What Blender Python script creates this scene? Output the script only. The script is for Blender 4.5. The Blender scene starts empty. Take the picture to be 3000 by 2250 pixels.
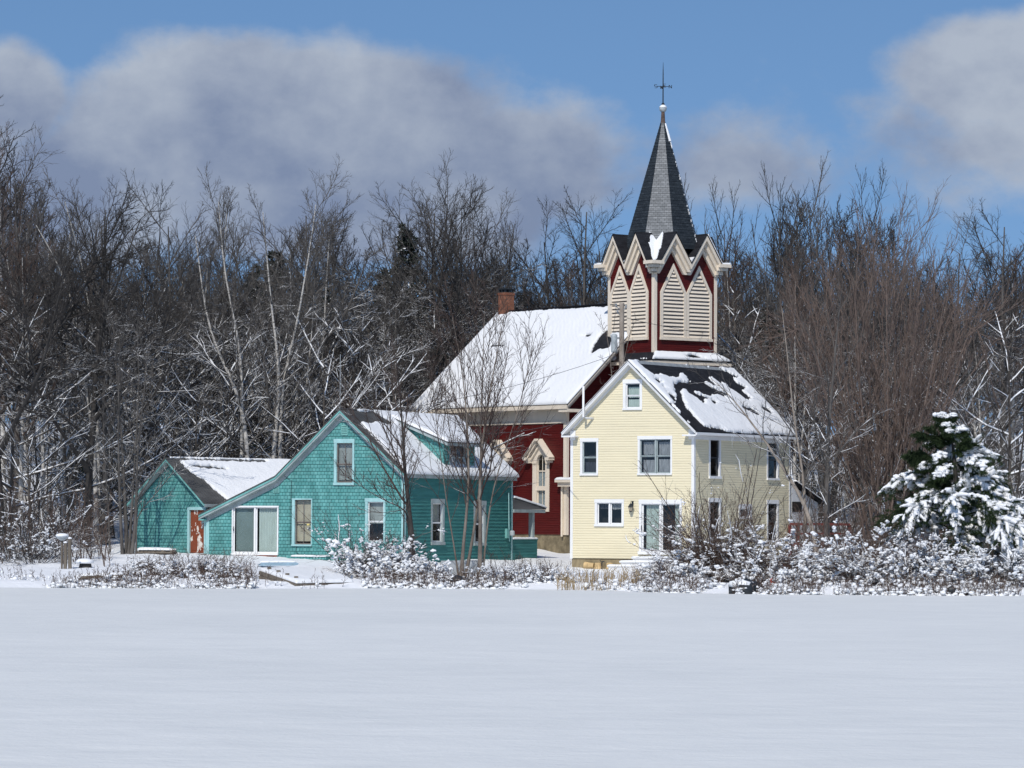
import bpy, math, random
import numpy as np
from mathutils import Vector, Matrix
R = math.radians
C = bpy.context.scene.collection
scene = bpy.context.scene

# ------------------------------------------------------------------ camera
FPX = 10500.0                       # focal length in photo pixels (3000 wide)
CAMZ = 2.74
PITCH, ROLL = math.atan(405 / FPX), 0.005
X0 = Vector((1, 0, 0)); U0 = Vector((0, -math.sin(PITCH), math.cos(PITCH)))
BK = Vector((0, -math.cos(PITCH), -math.sin(PITCH)))
CX = X0 * math.cos(ROLL) + U0 * math.sin(ROLL)
CU = U0 * math.cos(ROLL) - X0 * math.sin(ROLL)
cam_d = bpy.data.cameras.new('camera'); cam = bpy.data.objects.new('camera', cam_d); C.objects.link(cam)
cam_d.sensor_width = 36.0; cam_d.lens = 36.0 * FPX / 3000; cam_d.clip_end = 4000; cam_d.clip_start = 1
cam.matrix_world = Matrix(((CX.x, CU.x, BK.x, 0), (CX.y, CU.y, BK.y, 0), (CX.z, CU.z, BK.z, CAMZ), (0, 0, 0, 1)))
scene.camera = cam
CAM = Vector((0, 0, CAMZ))

# ------------------------------------------------------------------ light, sky, exposure
SUN_EL, SUN_ANG = R(46), R(-106)    # angle of the direction towards the sun in the ground plane
sun_dir = Vector((math.cos(SUN_EL) * math.cos(SUN_ANG), math.cos(SUN_EL) * math.sin(SUN_ANG), math.sin(SUN_EL)))
sd_ = bpy.data.lights.new('sun', 'SUN'); sun = bpy.data.objects.new('sun', sd_); C.objects.link(sun)
sd_.energy = 3.25; sd_.angle = R(0.53); sd_.color = (1.0, 0.955, 0.89)
sun.rotation_euler = sun_dir.to_track_quat('Z', 'Y').to_euler(); sun.location = sun_dir * 300
scene.view_settings.view_transform = 'Standard'; scene.view_settings.look = 'None'
scene.view_settings.exposure = 0.0; scene.view_settings.gamma = 1.0
scene.cycles.max_bounces = 5; scene.cycles.diffuse_bounces = 2; scene.cycles.glossy_bounces = 2
scene.cycles.transparent_max_bounces = 8; scene.cycles.caustics_reflective = False; scene.cycles.caustics_refractive = False

w = bpy.data.worlds.new('World'); scene.world = w; w.use_nodes = True
nt = w.node_tree; nt.nodes.clear(); L = nt.links.new


def N(t, tree=None, **kw):
    n = (tree or nt).nodes.new(t)
    for k, v in kw.items(): setattr(n, k, v)
    return n


def wmath(op, a, b=None, c=None, clamp=False):
    n = N('ShaderNodeMath', operation=op, use_clamp=clamp)
    for i, v in enumerate((a, b, c)):
        if v is None: continue
        if isinstance(v, (int, float)): n.inputs[i].default_value = v
        else: L(v, n.inputs[i])
    return n.outputs[0]


tc = N('ShaderNodeTexCoord'); sep = N('ShaderNodeSeparateXYZ'); L(tc.outputs['Generated'], sep.inputs[0])
sky = N('ShaderNodeTexSky', sky_type='NISHITA', sun_disc=False, sun_elevation=SUN_EL,
        sun_rotation=math.atan2(sun_dir.x, sun_dir.y), altitude=300, air_density=1.0, dust_density=0.2, ozone_density=2.5)
# sample the sky a little above the true direction: clear dry winter air, deep blue down to the trees
lift = N('ShaderNodeCombineXYZ'); L(sep.outputs[0], lift.inputs[0]); L(sep.outputs[1], lift.inputs[1])
L(wmath('ADD', wmath('MULTIPLY', sep.outputs[2], 0.9), 0.2), lift.inputs[2])
nrm = N('ShaderNodeVectorMath', operation='NORMALIZE'); L(lift.outputs[0], nrm.inputs[0]); L(nrm.outputs[0], sky.inputs[0])
hs = N('ShaderNodeHueSaturation'); hs.inputs['Saturation'].default_value = 1.12; L(sky.outputs[0], hs.inputs['Color'])
bg = N('ShaderNodeBackground'); bg.inputs[1].default_value = 0.114; L(hs.outputs[0], bg.inputs[0])
# clouds, laid out by direction (slope right / slope up)
yy = wmath('MAXIMUM', sep.outputs[1], 0.02)
dx = wmath('DIVIDE', sep.outputs[0], yy); dz = wmath('DIVIDE', sep.outputs[2], yy)
cv = N('ShaderNodeCombineXYZ'); L(dx, cv.inputs[0]); L(wmath('MULTIPLY', dz, 1.25), cv.inputs[1])
no1 = N('ShaderNodeTexNoise'); no1.inputs['Scale'].default_value = 19; no1.inputs['Detail'].default_value = 9; no1.inputs['Roughness'].default_value = 0.58
L(cv.outputs[0], no1.inputs['Vector'])
no2 = N('ShaderNodeTexNoise'); no2.inputs['Scale'].default_value = 26; no2.inputs['Detail'].default_value = 6; no2.inputs['Roughness'].default_value = 0.56
mp = N('ShaderNodeMapping'); mp.inputs['Location'].default_value = (3.1, 1.7, 0.4); L(cv.outputs[0], mp.inputs[0]); L(mp.outputs[0], no2.inputs['Vector'])
dens = None
for (px, py, rx, ry, k) in ((640, 370, 600, 285, 1.0), (1010, 370, 600, 290, 1.0), (1430, 490, 500, 225, .85), (20, 290, 215, 185, .9), (250, 560, 650, 210, .8),
                            (1000, 630, 800, 190, .7), (2080, 470, 480, 160, .25), (2910, 185, 345, 215, 1.0), (2880, 420, 430, 210, .42)):
    ax = wmath('DIVIDE', wmath('SUBTRACT', dx, (px - 1500) / FPX), rx / FPX)
    az = wmath('DIVIDE', wmath('SUBTRACT', dz, (1530 - py) / FPX), ry / FPX)
    r2 = wmath('ADD', wmath('MULTIPLY', ax, ax), wmath('MULTIPLY', az, az))
    b = wmath('MULTIPLY', wmath('SUBTRACT', 1.0, wmath('SQRT', r2)), k)
    dens = b if dens is None else wmath('SMOOTH_MAX', dens, b, 0.13)
d2 = wmath('ADD', dens, wmath('MULTIPLY', wmath('SUBTRACT', no1.outputs[0], 0.5), 1.15))
mask = N('ShaderNodeMapRange', interpolation_type='SMOOTHSTEP'); mask.inputs[1].default_value = -0.06; mask.inputs[2].default_value = 0.26
L(d2, mask.inputs[0])
cr = N('ShaderNodeValToRGB'); e = cr.color_ramp.elements
e[0].position = 0.27; e[0].color = (0.21, 0.26, 0.385, 1); e[1].position = 0.66; e[1].color = (0.44, 0.49, 0.575, 1)
edge = wmath('MULTIPLY', wmath('SUBTRACT', 0.55, d2), 0.22)          # thin sunlit rims, darker cores
right = N('ShaderNodeMapRange', interpolation_type='SMOOTHSTEP'); right.inputs[1].default_value = .09; right.inputs[2].default_value = .145; right.inputs[3].default_value = -.10; right.inputs[4].default_value = .14; L(dx, right.inputs[0])
lum = wmath('ADD', wmath('ADD', wmath('ADD', no2.outputs[0], right.outputs[0]), edge), wmath('MULTIPLY', wmath('SUBTRACT', dz, 0.112), 2.6)); L(lum, cr.inputs[0])
bgc = N('ShaderNodeBackground'); bgc.inputs[1].default_value = 1.0; L(cr.outputs[0], bgc.inputs[0])
mx = N('ShaderNodeMixShader'); L(wmath('MULTIPLY', mask.outputs[0], 0.93), mx.inputs[0]); L(bg.outputs[0], mx.inputs[1]); L(bgc.outputs[0], mx.inputs[2])
wo = N('ShaderNodeOutputWorld'); L(mx.outputs[0], wo.inputs[0])

# ------------------------------------------------------------------ materials
MATS = {}


def new_mat(name):
    m = bpy.data.materials.new(name); m.use_nodes = True
    t = m.node_tree; b = t.nodes['Principled BSDF']; MATS[name] = m
    return m, t, b


def lk(t, a, b): t.links.new(a, b)


def noise(t, vec, scale, detail=4, rough=.55, stretch=None):
    n = t.nodes.new('ShaderNodeTexNoise'); n.inputs['Scale'].default_value = scale
    n.inputs['Detail'].default_value = detail; n.inputs['Roughness'].default_value = rough
    if stretch:
        mpn = t.nodes.new('ShaderNodeMapping'); mpn.inputs['Scale'].default_value = stretch
        lk(t, vec, mpn.inputs[0]); vec = mpn.outputs[0]
    lk(t, vec, n.inputs['Vector']); return n.outputs[0]


def ramp(t, fac, stops):
    r = t.nodes.new('ShaderNodeValToRGB'); el = r.color_ramp.elements
    while len(el) < len(stops): el.new(0.5)
    for e_, (p, c) in zip(el, stops): e_.position = p; e_.color = (*c, 1)
    lk(t, fac, r.inputs[0]); return r.outputs[0]


def mixc(t, fac, a, b, mode='MIX'):
    n = t.nodes.new('ShaderNodeMix'); n.data_type = 'RGBA'; n.blend_type = mode
    for i, v in ((0, fac), (6, a), (7, b)):
        if isinstance(v, (int, float)): n.inputs[i].default_value = v
        elif isinstance(v, tuple): n.inputs[i].default_value = (*v, 1)
        else: lk(t, v, n.inputs[i])
    return n.outputs[2]


def nmath(t, op, a, b=None, clamp=False):
    n = t.nodes.new('ShaderNodeMath'); n.operation = op; n.use_clamp = clamp
    for i, v in ((0, a), (1, b)):
        if v is None: continue
        if isinstance(v, (int, float)): n.inputs[i].default_value = v
        else: lk(t, v, n.inputs[i])
    return n.outputs[0]


def bump(t, b, h, strength, dist):
    n = t.nodes.new('ShaderNodeBump'); n.inputs['Strength'].default_value = strength; n.inputs['Distance'].default_value = dist
    lk(t, h, n.inputs['Height']); lk(t, n.outputs[0], b.inputs['Normal'])


def objc(t): return t.nodes.new('ShaderNodeTexCoord').outputs['Object']


def paint(name, col, var=.12, scale=1.2, rough=.6, streak=None, bmp=0.0):
    m, t, b = new_mat(name); v = objc(t)
    n = noise(t, v, scale, 5, .6, streak)
    lo = tuple(c * (1 - var) for c in col); hi = tuple(min(1, c * (1 + var * .6)) for c in col)
    c = ramp(t, n, [(.3, lo), (.68, hi)])
    lk(t, c, b.inputs['Base Color']); b.inputs['Roughness'].default_value = rough
    b.inputs['Specular IOR Level'].default_value = .3
    if bmp: bump(t, b, noise(t, v, 40, 3), bmp, .01)
    return m


def brick(name, c1, c2, mortar, bw, rh, ms, rough=.75, var=.25, streak=(1, 1, 1), bmp=.5, offset=.5):
    m, t, b = new_mat(name)
    uv = t.nodes.new('ShaderNodeUVMap').outputs[0]
    k = t.nodes.new('ShaderNodeTexBrick'); lk(t, uv, k.inputs['Vector']); k.offset = offset; k.squash = 1.0
    k.inputs['Color1'].default_value = (*c1, 1); k.inputs['Color2'].default_value = (*c2, 1); k.inputs['Mortar'].default_value = (*mortar, 1)
    k.inputs['Scale'].default_value = 1; k.inputs['Mortar Size'].default_value = ms; k.inputs['Mortar Smooth'].default_value = .2
    k.inputs['Brick Width'].default_value = bw; k.inputs['Row Height'].default_value = rh; k.inputs['Bias'].default_value = 0
    n = noise(t, uv, 1.6, 6, .65, streak)
    f = ramp(t, n, [(.3, (1 - var,) * 3), (.7, (1 + var * .4,) * 3)])
    c = mixc(t, 1.0, k.outputs[0], f, 'MULTIPLY')
    lk(t, c, b.inputs['Base Color']); b.inputs['Roughness'].default_value = rough; b.inputs['Specular IOR Level'].default_value = .25
    if bmp: bump(t, b, k.outputs[1], -bmp, .012)
    return m


# snow
def snow_mat(name, col, bscale, bstr, bdist):
    m, t, b = new_mat(name)
    v = t.nodes.new('ShaderNodeNewGeometry').outputs['Position']
    c = ramp(t, noise(t, v, .35, 5, .6), [(.3, tuple(x * .955 for x in col)), (.7, col)])
    lk(t, c, b.inputs['Base Color']); b.inputs['Roughness'].default_value = .62; b.inputs['Specular IOR Level'].default_value = .22
    bump(t, b, noise(t, v, bscale, 6, .6), bstr, bdist)
    return m


snow_mat('snow', (.87, .88, .89), 2.2, .6, .12)
snow_mat('roof snow', (.86, .87, .875), 5.0, .55, .06)
snow_mat('clump snow', (.89, .9, .91), 9.0, .5, .05)
# lake: wind-packed snow with low drifts and fine ripples
m, t, b = new_mat('lake snow')
v = t.nodes.new('ShaderNodeNewGeometry').outputs['Position']
lo_n = noise(t, v, .07, 4, .55, (1.0, 1.2, 1)); mid_n = noise(t, v, .6, 7, .62, (.9, 1.1, 1)); hi_n = noise(t, v, 5.0, 6, .65)
c = ramp(t, nmath(t, 'ADD', nmath(t, 'MULTIPLY', lo_n, .5), nmath(t, 'MULTIPLY', mid_n, .5)), [(.36, (.725, .738, .722)), (.62, (.80, .808, .785))])
lk(t, c, b.inputs['Base Color']); b.inputs['Roughness'].default_value = .6; b.inputs['Specular IOR Level'].default_value = .2
hgt = nmath(t, 'ADD', nmath(t, 'MULTIPLY', mid_n, .8), nmath(t, 'MULTIPLY', hi_n, .22))
bump(t, b, hgt, .8, .14)

paint('cream clapboard', (.82, .735, .515), .06, .8, .55, (.4, .4, 3))
paint('white trim', (.84, .84, .83), .05, 2, .5)
paint('cream trim', (.80, .70, .565), .09, 1.5, .55, (1, 1, .4))
paint('red clapboard', (.088, .0065, .0055), .25, 1.5, .55, (.6, .6, 3))
paint('concrete', (.30, .24, .145), .4, 2.2, .85, (1, 1, .5), .4)
paint('stone foundation', (.23, .19, .12), .5, 2.5, .9, None, .6)
paint('teal trim', (.18, .43, .40), .2, 2, .6, (1, 1, .5))
paint('grey trim', (.36, .42, .42), .25, 2, .65, (1, 1, .6))
paint('dark soffit', (.13, .17, .17), .3, 2, .7)
paint('pale teal casing', (.36, .60, .60), .2, 3, .6, (1, 1, .4))
paint('sill wood', (.20, .17, .15), .3, 3, .8)
paint('rusty metal', (.24, .075, .03), .5, 3, .8, None, .3)
paint('old iron', (.11, .075, .06), .6, 3, .8)
paint('dark metal', (.03, .035, .04), .25, 2, .4)
paint('grey metal', (.30, .32, .33), .25, 3, .5)
paint('galvanised', (.42, .46, .47), .3, 2.5, .4)
paint('weathered wood', (.17, .145, .115), .4, 3, .85, (1, 1, .2), .4)
paint('red-brown wood', (.16, .035, .03), .35, 3, .7)
paint('interior', (.025, .022, .02), .2, 1, .9)
paint('curtain pale', (.55, .62, .58), .16, 5, .9, (4, 4, .15))
paint('curtain lace', (.34, .34, .36), .35, 4, .9, (3, 3, .6))
paint('curtain dark', (.06, .06, .075), .35, 4, .9, (3, 3, .3))
paint('blind tan', (.52, .45, .34), .14, 2, .8)
paint('blind grey', (.36, .37, .35), .22, 2, .8)
paint('screen grey', (.20, .255, .25), .12, 1, .7)
paint('terracotta pale', (.62, .44, .22), .25, 5, .7)
paint('blue plastic', (.28, .40, .48), .2, 3, .4)
paint('red plastic', (.6, .05, .02), .2, 3, .4)
paint('brass', (.75, .6, .2), .1, 5, .35)
paint('bucket white', (.6, .63, .62), .15, 3, .5)
paint('church pane', (.40, .44, .47), .22, 3, .3)
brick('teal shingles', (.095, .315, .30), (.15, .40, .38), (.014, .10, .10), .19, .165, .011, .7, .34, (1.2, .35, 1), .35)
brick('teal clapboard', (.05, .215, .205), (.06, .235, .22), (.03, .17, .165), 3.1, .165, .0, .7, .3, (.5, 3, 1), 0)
brick('black shingles', (.012, .0125, .016), (.023, .024, .029), (.006, .006, .008), .32, .14, .008, .85, .25, (1, 1, 1), .5)
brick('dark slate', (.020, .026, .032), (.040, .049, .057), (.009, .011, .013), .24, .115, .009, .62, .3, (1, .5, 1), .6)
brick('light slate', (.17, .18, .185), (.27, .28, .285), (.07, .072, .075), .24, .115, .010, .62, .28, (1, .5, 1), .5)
brick('chimney brick', (.30, .085, .04), (.38, .13, .065), (.22, .17, .13), .21, .072, .010, .85, .45, (1, 1, 1), .4)
m, t, b = new_mat('peeling door')        # white paint flaking off brown wood
v = objc(t); n = noise(t, v, 2.6, 5, .65, (1, 1, .55))
lk(t, ramp(t, n, [(.55, (.22, .05, .017)), (.57, (.74, .68, .6))]), b.inputs['Base Color']); b.inputs['Roughness'].default_value = .7
# glass pane: clear sheet with a fresnel reflection
m = bpy.data.materials.new('glass pane'); m.use_nodes = True; MATS['glass pane'] = m; t = m.node_tree; t.nodes.clear()
o = t.nodes.new('ShaderNodeOutputMaterial'); tr = t.nodes.new('ShaderNodeBsdfTransparent'); gl = t.nodes.new('ShaderNodeBsdfGlossy'); ms = t.nodes.new('ShaderNodeMixShader')
tr.inputs[0].default_value = (.86, .9, .89, 1); gl.inputs['Roughness'].default_value = .03
fr = t.nodes.new('ShaderNodeLayerWeight')
lk(t, nmath(t, 'ADD', nmath(t, 'MULTIPLY', nmath(t, 'POWER', fr.outputs['Facing'], 4.5), .9), .06), ms.inputs[0]); lk(t, tr.outputs[0], ms.inputs[1]); lk(t, gl.outputs[0], ms.inputs[2]); lk(t, ms.outputs[0], o.inputs[0])


def bark(name, lo, hi, snow_amt, top=.75, scale=3.0, birch=False):
    """bark with snow lying on upward faces, thinning out towards the sunlit tops"""
    m, t, b = new_mat(name)
    tcn = t.nodes.new('ShaderNodeTexCoord'); v = tcn.outputs['Object']
    if birch:
        n = noise(t, v, 5, 4, .7, (1, 1, 2.6)); c = ramp(t, n, [(.36, (.05, .045, .04)), (.45, lo), (.7, hi)])
    else:
        n = noise(t, v, scale, 5, .65, (1, 1, .4)); c = ramp(t, n, [(.3, lo), (.7, hi)])
    if snow_amt > 0:
        g = t.nodes.new('ShaderNodeNewGeometry'); s = t.nodes.new('ShaderNodeSeparateXYZ'); lk(t, g.outputs['Normal'], s.inputs[0])
        gz = t.nodes.new('ShaderNodeSeparateXYZ'); lk(t, tcn.outputs['Generated'], gz.inputs[0])
        sn = noise(t, v, 1.3, 3, .6)
        a = nmath(t, 'ADD', s.outputs[2], nmath(t, 'MULTIPLY', nmath(t, 'SUBTRACT', sn, .5), 1.6))
        hgt = nmath(t, 'MULTIPLY', nmath(t, 'SUBTRACT', gz.outputs[2], top * .5), 1.5 / top)
        a = nmath(t, 'SUBTRACT', a, nmath(t, 'MAXIMUM', hgt, 0.0))
        f = nmath(t, 'MULTIPLY', nmath(t, 'SUBTRACT', a, 1.0 - snow_amt), 6.0, True)
        c = mixc(t, f, c, (.86, .87, .88))
    lk(t, c, b.inputs['Base Color']); b.inputs['Roughness'].default_value = .85; b.inputs['Specular IOR Level'].default_value = .15
    return m


bark('grey bark', (.058, .053, .049), (.15, .138, .126), .55, .75)
bark('dark bark', (.028, .026, .025), (.075, .069, .064), .42, .7)
bark('brown bark', (.075, .052, .042), (.155, .11, .088), .40, .6)
bark('red bark', (.112, .082, .068), (.215, .164, .138), .3, .7)
bark('clump bark', (.10, .08, .066), (.30, .26, .22), .35, .7)
bark('woods bark', (.024, .022, .021), (.058, .053, .050), .12, .5)
bark('birch bark', (.40, .38, .35), (.66, .63, .58), .55, .8, birch=True)
bark('snowy bark', (.05, .043, .038), (.12, .105, .09), .45, 1.6)
bark('twig bark', (.05, .035, .03), (.11, .08, .068), .2, 1.2)
bark('pale trunk', (.20, .17, .14), (.42, .36, .30), .35, .7)
bark('reed', (.26, .18, .09), (.45, .34, .19), .1, 2)
bark('needles', (.016, .028, .013), (.045, .07, .028), 0)
bark('far needles', (.012, .018, .014), (.03, .042, .03), .35, 1.6)

# ------------------------------------------------------------------ geometry helpers


def ray(px, py): return (CX * ((px - 1500) / FPX) + CU * ((1125 - py) / FPX) - BK)


def at_depth(px, py, D):
    r = ray(px, py); return CAM + r * (D / r.y)


def mesh_np(name, V, F, mat, smooth=False):
    """V (n,3), F (m,k) arrays to a mesh"""
    V = np.asarray(V, np.float32); F = np.asarray(F, np.int32); k = F.shape[1]
    me = bpy.data.meshes.new(name)
    me.vertices.add(len(V)); me.vertices.foreach_set('co', V.ravel())
    me.loops.add(F.size); me.loops.foreach_set('vertex_index', F.ravel())
    me.polygons.add(len(F)); me.polygons.foreach_set('loop_start', np.arange(0, F.size, k, dtype=np.int32))
    if smooth: me.polygons.foreach_set('use_smooth', np.ones(len(F), bool))
    for mm in (mat if isinstance(mat, (list, tuple)) else [mat]): me.materials.append(MATS[mm])
    me.update(calc_edges=True); me.validate()
    return me


def link(name, me, parent=None):
    o = bpy.data.objects.new(name, me); C.objects.link(o)
    if parent is not None: o.parent = parent
    return o


def thing(name, label, cat, loc=(0, 0, 0), rz=0, group=None):
    o = bpy.data.objects.new(name, None); C.objects.link(o); o.empty_display_size = .2
    o.location = loc; o.rotation_euler = (0, 0, rz); o['label'] = label; o['category'] = cat
    if group: o['group'] = group
    return o


def tag(o, label, cat, group=None, kind=None):
    if label: o['label'] = label
    if cat: o['category'] = cat
    if group: o['group'] = group
    if kind: o['kind'] = kind
    return o


class MB:
    def __init__(s): s.V, s.F, s.M, s.UV = [], [], [], []

    def face(s, pts, m=0, uv=None):
        i = len(s.V); s.V += [tuple(p) for p in pts]; s.F.append(tuple(range(i, i + len(pts)))); s.M.append(m)
        s.UV.append(uv if uv else [(0, 0)] * len(pts))

    def box(s, P, a0, a1, z0, z1, o0, o1, m=0):
        """box spanning a (along), z (up), o (out); P maps (a, z, o) to a point"""
        c = [P(a, z, o) for o in (o0, o1) for z in (z0, z1) for a in (a0, a1)]
        s.hexa(c, m)

    def hexa(s, c, m=0):
        i = len(s.V); s.V += [tuple(p) for p in c]
        for f in ((0, 1, 3, 2), (4, 6, 7, 5), (0, 4, 5, 1), (2, 3, 7, 6), (0, 2, 6, 4), (1, 5, 7, 3)):
            s.F.append(tuple(i + q for q in f)); s.M.append(m)
            p0, p1, p2, p3 = (Vector(c[q]) for q in f)
            lu, lv = (p1 - p0).length, (p3 - p0).length
            s.UV.append([(0, 0), (lu, 0), (lu, lv), (0, lv)])

    def prism(s, pts, d, m=0, uvs=None):
        """polygon pts extruded by vector d"""
        d = Vector(d); q = [Vector(p) + d for p in pts]; n = len(pts)
        s.face(pts, m, uvs); s.face(q[::-1], m, uvs[::-1] if uvs else None)
        for i in range(n):
            j = (i + 1) % n
            s.face([pts[i], pts[j], q[j], q[i]], m)

    def tube(s, pts, r, n=8, m=0, caps=True, r1=None):
        pts = [Vector(p) for p in pts]; rings = []
        for i, p in enumerate(pts):
            d = (pts[min(i + 1, len(pts) - 1)] - pts[max(i - 1, 0)]).normalized()
            a = d.orthogonal().normalized(); b_ = d.cross(a)
            rr = r if r1 is None else r + (r1 - r) * i / (len(pts) - 1)
            k = len(s.V)
            for j in range(n):
                th = 2 * math.pi * j / n; s.V.append(tuple(p + (a * math.cos(th) + b_ * math.sin(th)) * rr))
            rings.append(k)
        for k0, k1 in zip(rings, rings[1:]):
            for j in range(n):
                s.F.append((k0 + j, k0 + (j + 1) % n, k1 + (j + 1) % n, k1 + j)); s.M.append(m); s.UV.append([(0, 0)] * 4)
        if caps:
            s.F.append(tuple(rings[0] + j for j in range(n))[::-1]); s.M.append(m); s.UV.append([(0, 0)] * n)
            s.F.append(tuple(rings[-1] + j for j in range(n))); s.M.append(m); s.UV.append([(0, 0)] * n)

    def lathe(s, c, prof, n=12, m=0):
        c = Vector(c); k = len(s.V)
        for r, z in prof:
            for j in range(n):
                th = 2 * math.pi * j / n; s.V.append((c.x + r * math.cos(th), c.y + r * math.sin(th), c.z + z))
        for i in range(len(prof) - 1):
            for j in range(n):
                a = k + i * n + j; b_ = k + i * n + (j + 1) % n
                s.F.append((a, b_, b_ + n, a + n)); s.M.append(m); s.UV.append([(0, 0)] * 4)
        s.F.append(tuple(k + j for j in range(n))[::-1]); s.M.append(m); s.UV.append([(0, 0)] * n)
        e_ = k + (len(prof) - 1) * n
        s.F.append(tuple(e_ + j for j in range(n))); s.M.append(m); s.UV.append([(0, 0)] * n)

    def build(s, name, mats, parent=None, zshift=0.0, smooth=False, bevel=0):
        me = bpy.data.meshes.new(name)
        me.from_pydata([(x, y, z - zshift) for x, y, z in s.V], [], s.F)
        for mm in (mats if isinstance(mats, (list, tuple)) else [mats]): me.materials.append(MATS[mm])
        me.polygons.foreach_set('material_index', s.M)
        if smooth: me.polygons.foreach_set('use_smooth', [True] * len(s.F))
        ul = me.uv_layers.new(name='UVMap'); flat = [c for u in s.UV for p in u for c in p]
        ul.data.foreach_set('uv', flat); me.update()
        o = link(name, me, parent)
        if bevel:
            bv = o.modifiers.new('bevel', 'BEVEL'); bv.width = bevel; bv.segments = 2; bv.limit_method = 'ANGLE'
        return o


class Frame:
    """local axes of a building: u along its front (to the right), v to the back, z = world height"""

    def __init__(s, px, py, D, phi):
        p = at_depth(px, py, D); s.o = Vector((p.x, p.y, 0)); s.phi = phi
        s.M = Matrix.Rotation(-phi, 3, 'Z'); s.I = s.M.inverted()

    def lray(s, px, py): return s.I @ (CAM - s.o), s.I @ ray(px, py)

    def hit(s, px, py, p0, n):
        c, r = s.lray(px, py); p0 = Vector(p0); n = Vector(n)
        return c + r * ((p0 - c).dot(n) / r.dot(n))

    def front(s, px, py, v=0.0):
        h = s.hit(px, py, (0, v, 0), (0, 1, 0)); return h.x, h.z

    def side(s, px, py, u=0.0):
        h = s.hit(px, py, (u, 0, 0), (1, 0, 0)); return h.y, h.z

    def world(s, p): return s.o + s.M @ Vector(p)


def PF(v=0.0): return lambda a, z, o: (a, v - o, z)      # a wall facing -v


def PS(u=0.0): return lambda a, z, o: (u + o, a, z)      # a wall facing +u


def PB(v=0.0): return lambda a, z, o: (a, v + o, z)      # a wall facing +v


def PL(u=0.0): return lambda a, z, o: (u - o, a, z)      # a wall facing -u


def wall(mb, P, lo, hi, z0, z1, row, prot, openings=(), m=0, face=.62):
    """lapped boards or shingle courses: each course leans out at its lower edge; holes are left for openings.
    lo, hi: functions of z giving the ends of the wall"""
    rows = []; z = z0
    while z < z1 - 1e-6: rows.append((z, min(z + row, z1))); z += row
    for (za, zb) in rows:
        cuts = [za, zb] + ([za + row * face] if za + row * face < zb else []) + [q for (_, _, a, b_) in openings for q in (a, b_) if za < q < zb]
        cuts = sorted(set(cuts))
        off = lambda q: prot * min(1, (1 - (q - za) / row) / (1 - face))
        for ca, cb in zip(cuts, cuts[1:]):
            mid = .5 * (ca + cb)
            spans = [(None, None)]
            for (u0, u1, a, b_) in sorted(openings):
                if a < mid < b_:
                    l0, _ = spans.pop(); spans += [(l0, u0), (u1, None)]
            for l0, r0 in spans:
                la, lb = (lo(ca), lo(cb)) if l0 is None else (l0, l0)
                ra, rb = (hi(ca), hi(cb)) if r0 is None else (r0, r0)
                if ra - la < 1e-4 and rb - lb < 1e-4: continue
                rb = max(rb, lb)
                mb.face([P(la, ca, off(ca)), P(ra, ca, off(ca)), P(rb, cb, off(cb)), P(lb, cb, off(cb))], m,
                        [(la, ca - z0), (ra, ca - z0), (rb, cb - z0), (lb, cb - z0)])
                if ca == za: mb.face([P(la, ca, 0), P(ra, ca, 0), P(ra, ca, prot), P(la, ca, prot)], m, [(la, za - z0)] * 4)


_NT = {}


def vnoise(x, y, seed=0):
    if seed not in _NT: _NT[seed] = np.random.RandomState(seed).rand(256, 256)
    T = _NT[seed]
    xi = np.floor(x).astype(int); yi = np.floor(y).astype(int); fx = x - xi; fy = y - yi
    fx = fx * fx * (3 - 2 * fx); fy = fy * fy * (3 - 2 * fy)
    g_ = lambda a, b_: T[a % 256, b_ % 256]
    return (g_(xi, yi) * (1 - fx) + g_(xi + 1, yi) * fx) * (1 - fy) + (g_(xi, yi + 1) * (1 - fx) + g_(xi + 1, yi + 1) * fx) * fy


def fbm(x, y, seed=0, oct_=4):
    s_, a, tot = 0, 1, 0
    for i in range(oct_): s_ = s_ + a * vnoise(x * 2 ** i, y * 2 ** i, seed + i); tot += a; a *= .55
    return s_ / tot


def poly_sd(x, y, poly):
    """signed distance to a polygon, negative inside"""
    d = np.full(x.shape, 1e9); ins = np.zeros(x.shape, bool); n = len(poly)
    for i in range(n):
        ax, ay = poly[i]; bx, by = poly[(i + 1) % n]
        ex, ey = bx - ax, by - ay; L2 = ex * ex + ey * ey + 1e-12
        tt = np.clip(((x - ax) * ex + (y - ay) * ey) / L2, 0, 1)
        d = np.minimum(d, (x - ax - tt * ex) ** 2 + (y - ay - tt * ey) ** 2)
        c = ((ay > y) != (by > y)) & (x < (bx - ax) * (y - ay) / (by - ay + 1e-12) + ax); ins ^= c
    return np.sqrt(d) * np.where(ins, -1, 1)


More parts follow.
